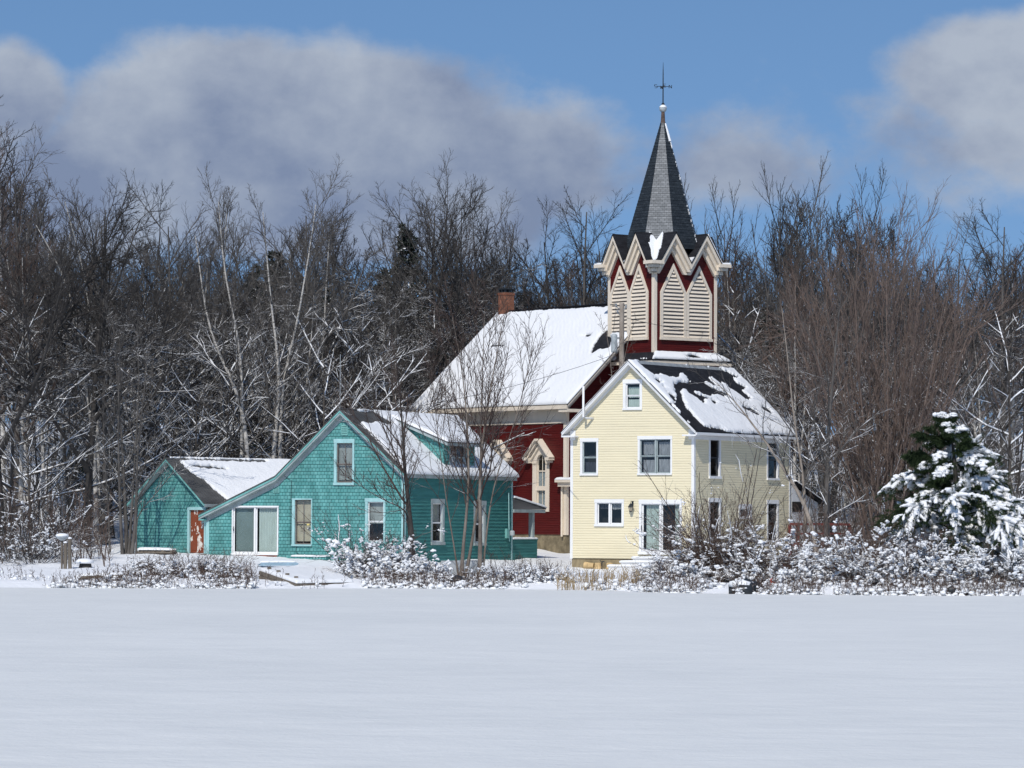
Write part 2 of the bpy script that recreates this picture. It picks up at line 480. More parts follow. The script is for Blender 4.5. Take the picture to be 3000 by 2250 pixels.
def snow_sheet(rf, rb, eb, ef, th, step=.07, bare=(), ragged=.05, inset=.0, seed=1, droop=.0, ripple=0.0, keep=None):
    """snow blanket on a sloping quad (ridge front, ridge back, eave back, eave front); bare: polygons (s, t in metres) left dark"""
    rf, rb, eb, ef = (Vector(p) for p in (rf, rb, eb, ef))
    LS, LT = (rb - rf).length, (ef - rf).length
    ns, nt_ = max(2, int(LS / step)), max(2, int(LT / step))
    S, T = np.meshgrid(np.linspace(0, 1, ns + 1), np.linspace(0, 1, nt_ + 1), indexing='ij')
    a = np.array([rf, rb, eb, ef])
    Pp = ((1 - S) * (1 - T))[..., None] * a[0] + (S * (1 - T))[..., None] * a[1] + (S * T)[..., None] * a[2] + ((1 - S) * T)[..., None] * a[3]
    s, t_ = S * LS, T * LT
    nr = (rb - rf).cross(ef - rf).normalized()
    if nr.z < 0: nr = -nr
    sd = np.minimum(np.minimum(s, LS - s), np.minimum(t_, LT - t_)) - inset + .02
    rag = (fbm(s * 3.2, t_ * 3.2, seed) - .5) * 2 * ragged + (fbm(s * 11, t_ * 11, seed + 9, 2) - .5) * ragged
    for poly in bare: sd = np.minimum(sd, poly_sd(s, t_, poly) - .03 + rag * 2)
    if keep is not None: sd = np.minimum(sd, keep(s, t_) + rag * 2)
    if inset: sd = sd + rag
    h = th * np.clip(1 - np.exp(-np.maximum(sd, 0) / (th * .45)), 0, 1) * (.75 + .5 * fbm(s * 1.3, t_ * 1.3, seed + 4))
    if ripple: h = h + ripple * np.clip(sd / .3, 0, 1) * np.sin(s * 18 + 2 * np.sin(t_ * 3)) * np.sin(t_ * 20) * np.clip(1.4 - t_ / LT, 0, 1)
    Pp = Pp + h[..., None] * np.array(nr) * .6 + np.stack([0 * h, 0 * h, .4 * h + .012], -1)
    if droop: Pp[..., 2] -= droop * np.clip((T - .985) / .015, 0, 1)
    ok = sd > 0
    idx = np.arange((ns + 1) * (nt_ + 1)).reshape(ns + 1, nt_ + 1)
    f = ok[:-1, :-1] & ok[1:, :-1] & ok[1:, 1:] & ok[:-1, 1:]
    F = np.stack([idx[:-1, :-1][f], idx[1:, :-1][f], idx[1:, 1:][f], idx[:-1, 1:][f]], -1)
    V = Pp.reshape(-1, 3)
    # close the edge down to the roof so the blanket has real thickness
    base = V - np.array(nr) * 0.0; base = base.copy(); base -= (h.reshape(-1, 1) * np.array(nr) * .6); base[:, 2] -= (.4 * h + .012).ravel()
    from_e = {}
    for q in F:
        for i in range(4):
            e_ = (q[i], q[(i + 1) % 4]); from_e[e_] = 1
    edge = [e_ for e_ in from_e if (e_[1], e_[0]) not in from_e]
    n0 = len(V); E = np.array(edge).reshape(-1, 2)
    V = np.vstack([V, base]); F = np.vstack([F, np.stack([E[:, 1], E[:, 0], E[:, 0] + n0, E[:, 1] + n0], -1)])
    used = np.unique(F); remap = np.zeros(len(V), int); remap[used] = np.arange(len(used))
    return V[used], remap[F]


def put_snow(name, vf, parent, zshift=0, mat='roof snow'):
    V, F = vf; V = V.copy(); V[:, 2] -= zshift
    return link(name, mesh_np(name, V, F, mat, True), parent)


# ------------------------------------------------------------------ terrain
SHX = [-60, -20.6, -10, -5, 2.8, 5.4, 9.2, 20, 60]
SHY = [143, 144, 145, 148, 147, 142, 138.5, 138, 137]


def g_arr(x, y):
    t_ = y - np.interp(x, SHX, SHY) - (fbm(x * .35 + 50, x * 0 + 3, 77, 3) - .5) * 1.4
    a = np.interp(x, [-14, -8, -1, 7, 14], [.034, .030, .024, .006, .012])
    sm = lambda q: np.clip(q, 0, 1) ** 2 * (3 - 2 * np.clip(q, 0, 1))
    z = -.06 + .34 * sm(t_ / 2.6) + a * np.clip(t_ - 3, 0, 40) + .055 * np.clip(t_ - 43, 0, 150) + .012 * np.clip(t_ - 30, 0, 200)
    bumps = (fbm(x * .5, y * .5, 5) - .5) * .22 + (fbm(x * 2.1, y * 2.1, 15, 3) - .5) * .10
    return z + bumps * sm(t_ / 3)


def g(x, y): return float(g_arr(np.array([float(x)]), np.array([float(y)]))[0])


def on_ground(px, D):
    """the ground point in the direction of photo column px at depth D"""
    x = (px - 1500) / FPX * D
    z = g(x, D); p = at_depth(px, 1530 - (z - CAMZ) * FPX / D + .005 * (px - 1500), D)
    return Vector((p.x, D, g(p.x, D)))


xs = np.concatenate([np.linspace(-160, -32, 33), np.linspace(-31.5, 31.5, 253), np.linspace(32, 160, 33)])
ys = np.concatenate([np.linspace(132, 178, 231), np.linspace(178.6, 330, 130), np.linspace(340, 900, 20)])
XX, YY = np.meshgrid(xs, ys, indexing='ij')
ZZ = g_arr(XX, YY)
idx = np.arange(XX.size).reshape(XX.shape)
F = np.stack([idx[:-1, :-1].ravel(), idx[1:, :-1].ravel(), idx[1:, 1:].ravel(), idx[:-1, 1:].ravel()], -1)
tag(link('snowy_ground', mesh_np('snowy_ground', np.stack([XX, YY, ZZ], -1).reshape(-1, 3), F, 'snow', True)), None, None, None, 'structure')
lx = np.linspace(-400, 400, 161); ly = np.concatenate([np.linspace(-300, 15, 12), np.linspace(16, 152, 273)])
XX, YY = np.meshgrid(lx, ly, indexing='ij'); ZZ = (fbm(XX * .12, YY * .25, 31, 3) - .5) * .05
idx = np.arange(XX.size).reshape(XX.shape)
F = np.stack([idx[:-1, :-1].ravel(), idx[1:, :-1].ravel(), idx[1:, 1:].ravel(), idx[:-1, 1:].ravel()], -1)
tag(link('frozen_lake', mesh_np('frozen_lake', np.stack([XX, YY, ZZ], -1).reshape(-1, 3), F, 'lake snow', True)), None, None, None, 'structure')

# ------------------------------------------------------------------ shared building parts


def rect(fn, x0, x1, y0, y1):
    xm, ym = .5 * (x0 + x1), .5 * (y0 + y1)
    return fn(x0, ym)[0], fn(x1, ym)[0], fn(xm, y1)[1], fn(xm, y0)[1]


def window(parent, zs, P, op, trim, tmat, smat, rail=None, mull=(), muntin=None, curtains=(), sill=.05, name='window', label=None, deep=.55, sash_w=.05, split=None):
    """op: opening (a0, a1, z0, z1); trim: casing widths left, right, head, foot"""
    a0, a1, z0, z1 = op; tl, tr_, tt, tb = trim
    f = MB(); pr = .035
    f.box(P, a0 - tl, a0, z0, z1, -.10, pr); f.box(P, a1, a1 + tr_, z0, z1, -.10, pr)
    f.box(P, a0 - tl - .015, a1 + tr_ + .015, z1, z1 + tt, -.10, pr + .012)
    f.box(P, a0 - tl - .01, a1 + tr_ + .01, z0 - tb, z0, -.10, pr + sill)
    wn = f.build(name, tmat, parent, zs)
    if label: wn['label'] = label
    s = MB(); pn = MB()
    cols = []; e_ = [a0] + [q for m_ in mull for q in (m_ - .035, m_ + .035)] + [a1]
    for i in range(0, len(e_), 2): cols.append((e_[i], e_[i + 1]))
    for m_ in mull: s.box(P, m_ - .035, m_ + .035, z0, z1, -.075, .012)
    for (c0, c1) in cols:
        parts_ = [(z0, z1, -.05)] if rail is None else [(rail, z1, -.035), (z0, rail, -.06)]
        for (q0, q1, o_) in parts_:
            wv = sash_w; b0 = wv * 1.25 if q0 == z0 else wv * .7
            s.box(P, c0, c0 + wv, q0 + b0, q1 - wv * .8, o_ - .03, o_); s.box(P, c1 - wv, c1, q0 + b0, q1 - wv * .8, o_ - .03, o_)
            s.box(P, c0, c1, q0, q0 + b0, o_ - .03, o_); s.box(P, c0, c1, q1 - wv * .8, q1, o_ - .03, o_)
            if muntin:
                for fr_ in muntin:
                    mm = c0 + (c1 - c0) * fr_; s.box(P, mm - .012, mm + .012, q0 + b0, q1 - wv * .8, o_ - .025, o_ - .004)
            pn.face([P(a_, z_, o_ - .015) for a_, z_ in ((c0 + wv, q0 + b0), (c1 - wv, q0 + b0), (c1 - wv, q1 - wv * .8), (c0 + wv, q1 - wv * .8))])
    s.build('sash', smat, wn); o_ = pn.build('pane', 'glass pane', wn)
    for q in wn.children:
        q.location.z = 0
    r = MB(); q = [(a0 - .02, z0 - .02), (a1 + .02, z0 - .02), (a1 + .02, z1 + .02), (a0 - .02, z1 + .02)]
    for i in range(4):
        (x_, y_), (x2, y2) = q[i], q[(i + 1) % 4]
        r.face([P(x_, y_, -.102), P(x2, y2, -.102), P(x2, y2, -deep), P(x_, y_, -deep)])
    r.face([P(x_, y_, -deep) for x_, y_ in q]); r.build('interior', 'interior', wn)
    for (f0, f1, g0, g1, cm, nw) in curtains:
        c0, c1 = a0 + (a1 - a0) * f0, a0 + (a1 - a0) * f1; y0, y1 = z0 + (z1 - z0) * g0, z0 + (z1 - z0) * g1
        k = MB(); n = max(2, nw * 6)
        for i in range(n):
            ua, ub = c0 + (c1 - c0) * i / n, c0 + (c1 - c0) * (i + 1) / n
            oa, ob = (-.17 + (.022 * math.sin(i / n * nw * 2 * math.pi) if nw else 0)), (-.17 + (.022 * math.sin((i + 1) / n * nw * 2 * math.pi) if nw else 0))
            ja = .02 * math.sin(i * 1.3) if nw else 0; jb = .02 * math.sin((i + 1) * 1.3) if nw else 0
            k.face([P(ua, y0 + ja, oa), P(ub, y0 + jb, ob), P(ub, y1, ob), P(ua, y1, oa)])
        k.build('blind' if 'blind' in cm else 'curtain', cm, wn, smooth=nw > 0)
    for ch in wn.children:
        me = ch.data
        if zs:
            for v_ in me.vertices: v_.co.z -= zs
    return wn


def opening_of(r, e=0.0): return (r[0] - e, r[1] + e, r[2] - e, r[3] + e)


# ------------------------------------------------------------------ yellow house
Y = Frame(2032, 1600, 168, R(32))
yW = -Y.front(1673, 1450)[0]; yL = Y.side(2314, 1450)[0]
ygz = g(Y.o.x, Y.o.y)
yh = thing('yellow_house', 'pale yellow clapboard two-storey house with white trim and patchy snow on its dark roof', 'house', (Y.o.x, Y.o.y, ygz), -Y.phi)
zs = ygz
z_fd = Y.front(1700, 1635)[1]; ov = .38
uc = -yW / 2
Au, Az = Y.front(1841, 1055, -ov); Ru, Rz = Y.front(2041, 1258, -ov); Lu, Lz = Y.front(1647, 1266, -ov)
uc = .5 * (Lu + Ru); oe = (Ru - Lu) / 2 - yW / 2; yp = (Az - .5 * (Rz + Lz)) / ((Ru - Lu) / 2); uc = -yW / 2
oe = .5 * (Ru - Lu) - yW / 2
topz = lambda u: Az - yp * abs(u - uc)
TH = .27
wl = lambda u: topz(u) - TH
lo = lambda z: -yW if z <= wl(-yW) else min(uc, uc - (wl(uc) - z) / yp)
hi = lambda z: 0.0 if z <= wl(0) else max(uc, uc + (wl(uc) - z) / yp)
fw = {k: rect(Y.front, *v_) for k, v_ in dict(attic=(1834, 1875, 1123, 1196), ul=(1707, 1748, 1294, 1387), dbl=(1875, 1965, 1287, 1387),
                                             ll=(1750, 1822, 1473, 1536), door=(1880, 1992, 1476, 1616)).items()}
sw = {k: rect(Y.side, *v_) for k, v_ in dict(un=(2080, 2107, 1290, 1395), uf=(2249, 2277, 1299, 1401), ln=(2079, 2107, 1471, 1574),
                                            sm=(2168, 2195, 1490, 1517), lf=(2249, 2276, 1476, 1583)).items()}
mb = MB()
wall(mb, PF(), lo, hi, z_fd, wl(uc), .118, .019, [fw[k] for k in fw])
wall(mb, PS(), lambda z: 0.0, lambda z: yL, z_fd, wl(0) + .1, .118, .013, [sw[k] for k in sw])
mb.face([(-yW, 0, z_fd), (-yW, yL, z_fd), (-yW, yL, wl(-yW)), (-yW, 0, wl(-yW))])
mb.face([(-yW, yL, z_fd), (0, yL, z_fd), (0, yL, wl(0)), (uc, yL, wl(uc)), (-yW, yL, wl(-yW))])
mb.build('wall', 'cream clapboard', yh, zs)
mb = MB(); i_ = .04
mb.hexa([(u, v_, z) for v_ in (i_, yL - i_) for z in (z_fd - 1.6, z_fd) for u in (-yW + i_, -i_)])
mb.build('foundation', 'concrete', yh, zs)
# trim: corner boards, frieze, gable rake mouldings, cornice returns
cb = .115
for P_, a0, a1, zt in ((PF(), -yW - .03, -yW + cb, wl(-yW)), (PF(), -cb, .03, wl(0)), (PS(), .002, cb, wl(0)), (PS(), yL - cb, yL, wl(0)), (PL(-yW), .002, cb, wl(0))):
    mb = MB(); mb.box(P_, a0, a1, z_fd - .03, zt, -.01, .03); mb.build('corner_board', 'white trim', yh, zs)
mb = MB(); zf1 = wl(0) + .06; zf0 = Y.side(2060, 1288)[1]
mb.box(PS(), cb, yL - cb, zf0, zf1, -.01, .034); mb.build('frieze', 'white trim', yh, zs)
for a0, a1 in ((-yW - .035, -yW + .26), (-.26, .035)):
    mb = MB(); mb.box(PF(), a0, a1, zf0, zf1 - .03, .031, .06); mb.build('frieze', 'white trim', yh, zs)
mb = MB()
for sg in (-1, 1):
    ue = uc + sg * (yW / 2 + oe)
    dz_ = Vector((0, 0, -.155))
    mb.prism([(uc, -ov, Az - .045), (ue, -ov, topz(ue) - .045), (ue, yL + .25, topz(ue) - .045), (uc, yL + .25, Az - .045)], dz_)
    # outer moulding on the rake edge and thin moulding where soffit meets wall
    mb.prism([(uc, -ov - .03, Az - .03), (ue, -ov - .03, topz(ue) - .03), (ue, -ov, topz(ue) - .03), (uc, -ov, Az - .03)], (0, 0, -.07))
    uw = uc + sg * (yW / 2 - .05)
    mb.prism([(uc, -.045, wl(uc) + .065), (uw, -.045, wl(uw) + .065), (uw, .0, wl(uw) + .065), (uc, .0, wl(uc) + .065)], (0, 0, -.10))
    # cornice return
    ua = uc + sg * (yW / 2 + oe); ub = uc + sg * (yW / 2 - .42); zr = topz(ue) - .2
    lo_, hi_ = min(ua, ub), max(ua, ub)
    mb.box(PF(), lo_, hi_, zr - .075, zr, -.0, ov + .02)
    if sg == 1: mb.box(PS(), -ov, yL + .25, zr - .02, zr + .12, oe - .02, oe + .045)
mb.build('eaves', 'white trim', yh, zs)
mb = MB()
for sg in (-1, 1):
    ue = uc + sg * (yW / 2 + oe + .05); Ls = math.hypot(ue - uc, yp * (ue - uc)); tz = .045
    pts = [(uc, -ov - .04, Az), (uc, yL + .27, Az), (ue, yL + .27, topz(ue)), (ue, -ov - .04, topz(ue))]
    mb.prism(pts, (0, 0, -tz), 0, [(0, 0), (yL + .9, 0), (yL + .9, -Ls), (0, -Ls)])
# ridge cap shingles
for i in range(int((yL + .6) / .2)):
    v0 = -ov + i * .2
    for sg in (-1, 1):
        mb.prism([(uc, v0, Az + .02), (uc, v0 + .19, Az + .012), (uc + sg * .17, v0 + .19, topz(uc + .17) + .012), (uc + sg * .17, v0, topz(uc + .17) + .02)], (0, 0, -.012), 1)
yroof = mb.build('roof', ['black shingles', 'grey metal'], yh, zs)
ue = uc + yW / 2 + oe + .05
rf, rb, eb, ef = (uc, -ov - .04, Az + .0), (uc, yL + .27, Az), (ue, yL + .27, topz(ue)), (ue, -ov - .04, topz(ue))
nrm_r = (Vector(rb) - Vector(rf)).cross(Vector(ef) - Vector(rf)).normalized()


def on_roof(fr_, rf, rb, ef, zoom, pts):
    """outline in the zoomed photo -> metres along ridge / down slope"""
    x0, y0, sc = zoom; out = []
    a = (Vector(rb) - Vector(rf)).normalized(); b_ = (Vector(ef) - Vector(rf)).normalized(); n = a.cross(b_)
    for x, y in pts:
        h = fr_.hit(x0 + x * sc, y0 + y * sc, rf, n) - Vector(rf); out.append((h.dot(a), h.dot(b_)))
    return out


zm = (1880, 1020, .217)
bare = [[(0, 170), (60, 165), (180, 185), (330, 200), (560, 225), (760, 245), (960, 265), (1040, 262), (1130, 330), (1250, 370), (1340, 410), (1240, 400), (1225, 430), (1290, 490), (1390, 540), (1345, 570), (1450, 670),
         (1430, 715), (1330, 640), (1260, 600), (1180, 545), (1150, 490), (1110, 460), (1060, 480), (990, 430), (930, 385), (880, 390), (910, 420), (1000, 520), (920, 490), (850, 450), (845, 470),
         (880, 500), (960, 545), (1080, 590), (1170, 640), (1060, 640), (990, 625), (900, 650), (820, 630), (760, 600), (680, 580), (600, 575), (530, 550), (515, 600), (540, 700), (560, 760),
         (640, 860), (720, 950), (770, 1000), (850, 1060), (960, 1090), (1080, 1100), (1150, 1140), (745, 1130), (600, 960), (430, 770), (470, 740), (480, 720), (455, 600), (440, 500), (500, 480), (560, 480), (660, 465), (600, 400),
         (550, 345), (500, 335), (480, 380), (440, 400), (380, 400), (310, 370), (220, 340), (160, 370), (100, 330), (20, 270), (-60, 190)],
        [(600, 590), (700, 610), (820, 660), (1020, 735), (960, 750), (920, 700), (840, 680), (830, 760), (790, 720), (740, 680), (640, 630)],
        [(1355, 800), (1450, 810), (1530, 850), (1580, 900), (1560, 915), (1470, 870), (1380, 830)],
        [(1610, 795), (1680, 820), (1760, 890), (1740, 905), (1650, 850)], [(180, 415), (260, 460), (260, 490), (200, 460)],
        [(350, 610), (430, 640), (470, 740), (430, 720), (380, 660)], [(1060, 650), (1110, 660), (1200, 740), (1170, 720)], [(290, 520), (320, 540), (300, 545)]]
bare = [on_roof(Y, rf, rb, ef, zm, p_) for p_ in bare]
put_snow('snow', snow_sheet(rf, rb, eb, ef, .12, .045, bare, .05, .02, 3), yroof, zs)
# the far slope carries an even blanket
ue2 = uc - (yW / 2 + oe + .05)
put_snow('snow', snow_sheet((uc, yL + .27, Az), (uc, -ov - .04, Az), (ue2, -ov - .04, topz(ue2)), (ue2, yL + .27, topz(ue2)), .07, .12, [], .05, .05, 4), yroof, zs)

T4 = lambda l, r, t_, b_: (l, r, t_, b_)
wt = 'white trim'
window(yh, zs, PF(), fw['attic'], T4(.15, .13, .19, .08), wt, wt, Y.front(1854, 1159)[1], curtains=[(.05, .97, .5, .86, 'curtain pale', 6), (.05, .97, .0, .36, 'curtain pale', 6), (.05, .97, .43, .49, 'curtain pale', 5)], name='window', label='small white attic window with pale curtains')
window(yh, zs, PF(), fw['ul'], T4(.12, .10, .17, .10), wt, 'grey trim', Y.front(1728, 1340)[1], curtains=[(.08, .97, .02, .36, 'curtain dark', 5), (.3, .97, .5, .58, 'curtain dark', 3)], label='tall white-framed window with a dark room behind')
window(yh, zs, PF(), fw['dbl'], T4(.11, .09, .16, .07), wt, 'grey trim', Y.front(1920, 1336)[1], mull=(Y.front(1921, 1336)[0],), curtains=[(.06, .47, .03, .40, 'curtain lace', 5), (.06, .47, .55, .93, 'curtain lace', 5), (.56, .98, .03, .42, 'curtain lace', 5), (.56, .98, .53, .93, 'curtain lace', 5)], label='double window with lace curtains')
lw = window(yh, zs, PF(), fw['ll'], T4(.13, .12, .17, .10), wt, wt, mull=(Y.front(1786, 1505)[0],), curtains=[(.05, .46, .72, .97, 'curtain dark', 4), (.54, .96, .7, .97, 'curtain lace', 4)], sash_w=.055, label='wide sliding kitchen window')
window(yh, zs, PS(), sw['un'], T4(.14, .12, -.002 + .005, .12), wt, 'dark metal', Y.side(2093, 1341)[1], name='window')
window(yh, zs, PS(), sw['uf'], T4(.12, .12, .02, .10), wt, 'dark metal', Y.side(2262, 1347)[1])
window(yh, zs, PS(), sw['ln'], T4(.14, .12, .2, .10), wt, 'dark metal', Y.side(2093, 1522)[1])
window(yh, zs, PS(), sw['sm'], T4(.16, .20, .22, .06), wt, wt, label='tiny square window')
window(yh, zs, PS(), sw['lf'], T4(.12, .12, .19, .08), wt, 'dark metal', Y.side(2262, 1528)[1])
# sliding door
d = fw['door']
dm = Y.front(1935, 1550)[0]
dr = window(yh, zs, PF(), d, T4(.13, .11, .2, .14), wt, wt, mull=(dm,), curtains=[(.08, .47, .02, .985, 'curtain pale', 9), (.83, .99, .02, .985, 'curtain pale', 3)], name='sliding_door', sash_w=.07, deep=1.2, sill=.1)
mb = MB(); hx, hz = Y.front(1881, 1547); mb.tube([(hx, -.04, hz - .12), (hx, -.07, hz - .1), (hx, -.07, hz + .1), (hx, -.04, hz + .12)], .018, 6)
mb.build('handle', 'dark metal', dr, zs)
bx, bz = Y.front(1955, 1612)
# wall lantern
mb = MB(); lx_, lz = Y.front(1854, 1500)
c0 = (lx_, -.2, lz)
mb.lathe(c0, [(.055, 0), (.07, .03), (.07, .045)], 6); mb.lathe((lx_, -.2, lz + .235), [(.15, 0), (.16, .02), (.10, .07), (.075, .13), (.03, .15), (.02, .19)], 6)
for j in range(6):
    th = 2 * math.pi * j / 6; mb.tube([(lx_ + .068 * math.cos(th), -.2 + .068 * math.sin(th), lz + .04), (lx_ + .125 * math.cos(th), -.2 + .125 * math.sin(th), lz + .24)], .009, 4)
mb.tube([(lx_, -.01, lz + .46), (lx_, -.1, lz + .52), (lx_, -.19, lz + .49), (lx_, -.2, lz + .42)], .013, 6)
mb.box(PF(), lx_ - .05, lx_ + .05, lz + .3, lz + .52, 0, .03)
lan = mb.build('wall_lantern', 'dark metal', yh, zs)
mb = MB(); mb.lathe((lx_, -.2, lz + .045), [(.06, 0), (.115, .19)], 6); mb.build('lamp_glass', 'blind tan', lan, 0)
for v_ in lan.children[0].data.vertices: v_.co.z -= zs
# vent pipe, outlet box, icicles
mb = MB(); vx, vz = Y.front(1724, 1226); vt = Y.front(1723, 1131, -ov - .1)[1]
mb.tube([(vx + .28, -.02, vz), (vx + .06, -ov * .95, vz + .0), (vx - .0, -ov - .1, vz + .07), (vx, -ov - .1, vz + .2), (vx, -ov - .1, vt)], .055, 10); mb.build('vent_pipe', 'white trim', yh, zs, True)
mb = MB(); ox, oz = Y.front(1860, 1594); mb.box(PF(), ox - .06, ox + .06, oz - .04, oz + .04, 0, .05); mb.build('outlet_box', 'white trim', yh, zs)
m, t, b = new_mat('ice'); b.inputs['Base Color'].default_value = (.75, .8, .84, 1); b.inputs['Roughness'].default_value = .1; b.inputs['Transmission Weight'].default_value = .6
for v_, ln in ((2.55, .62), (2.7, .3), (3.3, .42), (3.45, .4), (4.2, .3), (4.65, .25), (5.2, .28)):
    v_ *= yL / 8.0; mb = MB(); zr = topz(ue) - .16
    mb.tube([(oe + .04, v_, zr), (oe + .04, v_, zr - ln * .5), (oe + .045, v_ + .01, zr - ln)], .02, 6, r1=.003); mb.build('icicle', 'ice', yh, zs)
# lean-to at the back
zt = Y.side(2318, 1410)[1]; vb, zb = Y.side(2402, 1468)
lt = MB(); zg0 = z_fd - .6
q = [(-.03, yL + .28, zg0), (-.03, vb - .15, zg0), (-.03, vb - .15, zb - .1), (-.03, yL + .28, zt - .2)]
lt.prism(q, (-3.2, 0, 0))
ln_ = lt.build('lean_to', 'white trim', yh, zs)
lt = MB(); lt.prism([(.2, yL + .26, zt), (.2, vb + .15, zb - .05), (-3.5, vb + .15, zb - .05), (-3.5, yL + .26, zt)], (0, 0, -.1)); lr = lt.build('lean_to_roof', 'black shingles', yh, zs)
put_snow('snow', snow_sheet((.22, yL + .3, zt), (-3.5, yL + .3, zt), (-3.5, vb + .17, zb - .05), (.22, vb + .17, zb - .05), .12, .1, [], .05, 0, 12), lr, zs)
wq = rect(Y.side, 2322, 2350, 1470, 1500); mb = MB(); mb.box(PS(-.03), wq[0], wq[1], wq[2], wq[3], -.02, .02); mb.build('window', 'interior', ln_, zs)
# front steps
zt0 = Y.front(1872, 1626)[1]
u1 = Y.front(1998, 1600)[0] + .3
st = thing('front_steps', 'white wooden front steps under snow at the sliding door of the yellow house', 'steps', Y.world((Y.front(1870, 1640)[0], -.6, ygz)), -Y.phi)
off = Vector((Y.front(1870, 1640)[0], -.6, ygz))
for i in range(3):
    xl = Y.front(1863 - 26 * i, 1640)[0]; z1 = zt0 - .13 - i * .2; mb = MB()
    mb.box(lambda a, z, o: (a - off.x, -o - off.y, z - off.z), xl, u1, z1 - .05, z1, .02 + .3 * i, .42 + .3 * i)
    tr_ = mb.build('tread', 'white trim', st)
    mb = MB(); mb.box(lambda a, z, o: (a - off.x, -o - off.y, z - off.z), xl + .05, u1, z1 - .75, z1 - .05, .02, .38 + .3 * i); mb.build('riser', 'white trim', st)
    V, F = snow_sheet(*[Vector(p) - off for p in ((xl, -.02 - .3 * i, z1), (u1, -.02 - .3 * i, z1), (u1, -.44 - .3 * i, z1 - .001), (xl, -.44 - .3 * i, z1 - .001))], .07, .05, [], .03, 0, 30 + i)
    link('snow', mesh_np('snow', V, F, 'roof snow', True), tr_)
# flower pots by the foundation
for (px, py, lab, tilt, nm) in ((1713, 1667, 'pale clay pot lying on its side by the yellow house foundation', True, 'flower_pot'),
                                (1752, 1667, 'pale clay pot turned upside down beside a small black pump', False, 'flower_pot'), (1786, 1666, 'pale clay pot turned upside down nearest the white steps', False, 'flower_pot')):
    u_, z_ = Y.front(px, py, -.35); wp = Y.world((u_, -.35, 0)); mb = MB(); zz = max(g(wp.x, wp.y), z_ - .02)
    prof = [(.19, 0), (.2, .02), (.17, .1), (.15, .26), (.13, .3), (.0, .305)]
    mb.lathe((0, 0, 0), prof, 14); o = mb.build(nm, 'terracotta pale', None, smooth=False)
    o.location = (wp.x, wp.y, zz)
    if tilt: o.rotation_euler = (R(90), 0, R(65)); o.location.z += .15; o.scale = (.9, .9, 1.6)
    tag(o, lab, 'flower pot', 'clay pots by the foundation')
u_, z_ = Y.front(1763, 1664, -.4); wp = Y.world((u_, -.4, 0)); mb = MB()
mb.tube([(0, 0, 0), (0, 0, .3)], .03, 8); mb.tube([(0, 0, .3), (.05, 0, .36), (.12, 0, .35)], .03, 8); mb.tube([(0, 0, .32), (-.1, 0, .42)], .02, 6); o = mb.build('garden_pump', 'dark metal'); o.location = (wp.x, wp.y, g(wp.x, wp.y))
tag(o, 'small black garden standpipe between the two upturned pots', 'garden pump')

# ------------------------------------------------------------------ teal house
T = Frame(1184, 1600, 168, R(26))
tW = -T.front(606, 1580)[0]; tL = T.side(1500, 1540)[0]; tgz = g(T.o.x - 3, T.o.y + 1.5)
th_ = thing('teal_house', 'teal shingled house with a long sloping roof, shed dormer and grey metal roof under snow', 'house', (T.o.x, T.o.y, tgz), -T.phi)
zs = tgz; ov = .32
au, az_ = T.front(996, 1199, -ov); ru, rz_ = T.front(1183, 1384, -ov); bu, bz_ = T.front(806, 1395, -ov); eu, ez_ = T.front(582, 1507, -ov)
p1 = (az_ - rz_) / (ru - au); p2 = (bz_ - ez_) / (bu - eu); pl = (az_ - bz_) / (au - bu)
TH = .36


def ttop(u):
    if u >= au: return az_ - p1 * (u - au)
    if u >= bu: return az_ - pl * (au - u)
    return bz_ - p2 * (bu - u)


twl = lambda u: ttop(u) - TH


def tlo(z):
    if z <= twl(-tW): return -tW
    if z <= twl(bu): return bu - (twl(bu) - z) / p2
    return min(au, au - (twl(au) - z) / pl)


thi = lambda z: 0.0 if z <= twl(0) else max(au, au + (twl(au) - z) / p1)
z_b = T.front(900, 1650)[1] - .1
tf = {k: rect(T.front, *v_) for k, v_ in dict(slide=(683, 813, 1486, 1621), door=(864, 912, 1464, 1595), attic=(987, 1033, 1298, 1414), right=(1078, 1124, 1470, 1587)).items()}
tsd = {k: rect(T.side, *v_) for k, v_ in dict(a=(1266, 1295, 1475, 1588), b=(1391, 1417, 1480, 1590)).items()}
mb = MB(); wall(mb, PF(), tlo, thi, z_b, twl(au), .165, .02, [tf[k] for k in tf])
mb.face([(-tW, 0, z_b - .6), (-tW, tL, z_b - .6), (-tW, tL, twl(-tW)), (-tW, 0, twl(-tW))])
mb.face([(-tW, tL, z_b - .6), (0, tL, z_b - .6), (0, tL, twl(0)), (au, tL, twl(au)), (bu, tL, twl(bu)), (-tW, tL, twl(-tW))])
mb.face([(-tW, 0, z_b - .6), (0, 0, z_b - .6), (0, 0, z_b), (-tW, 0, z_b)])
zmid = T.side(1300, 1545)[1]
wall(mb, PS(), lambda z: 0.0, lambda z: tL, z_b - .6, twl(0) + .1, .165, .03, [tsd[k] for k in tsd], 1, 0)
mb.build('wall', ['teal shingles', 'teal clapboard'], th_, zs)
cb = .14
for P_, a0, a1, zt in ((PF(), -tW - .03, -tW + cb, twl(-tW)), (PF(), -cb, .03, twl(0)), (PS(), .002, .1, twl(0)), (PS(), tL - cb, tL, twl(0))):
    mb = MB(); mb.box(P_, a0, a1, z_b - .3, zt, -.01, .035); mb.build('corner_board', 'pale teal casing', th_, zs)
mb = MB()
segs = [(au, ru + .0), (bu, au), (eu, bu)]
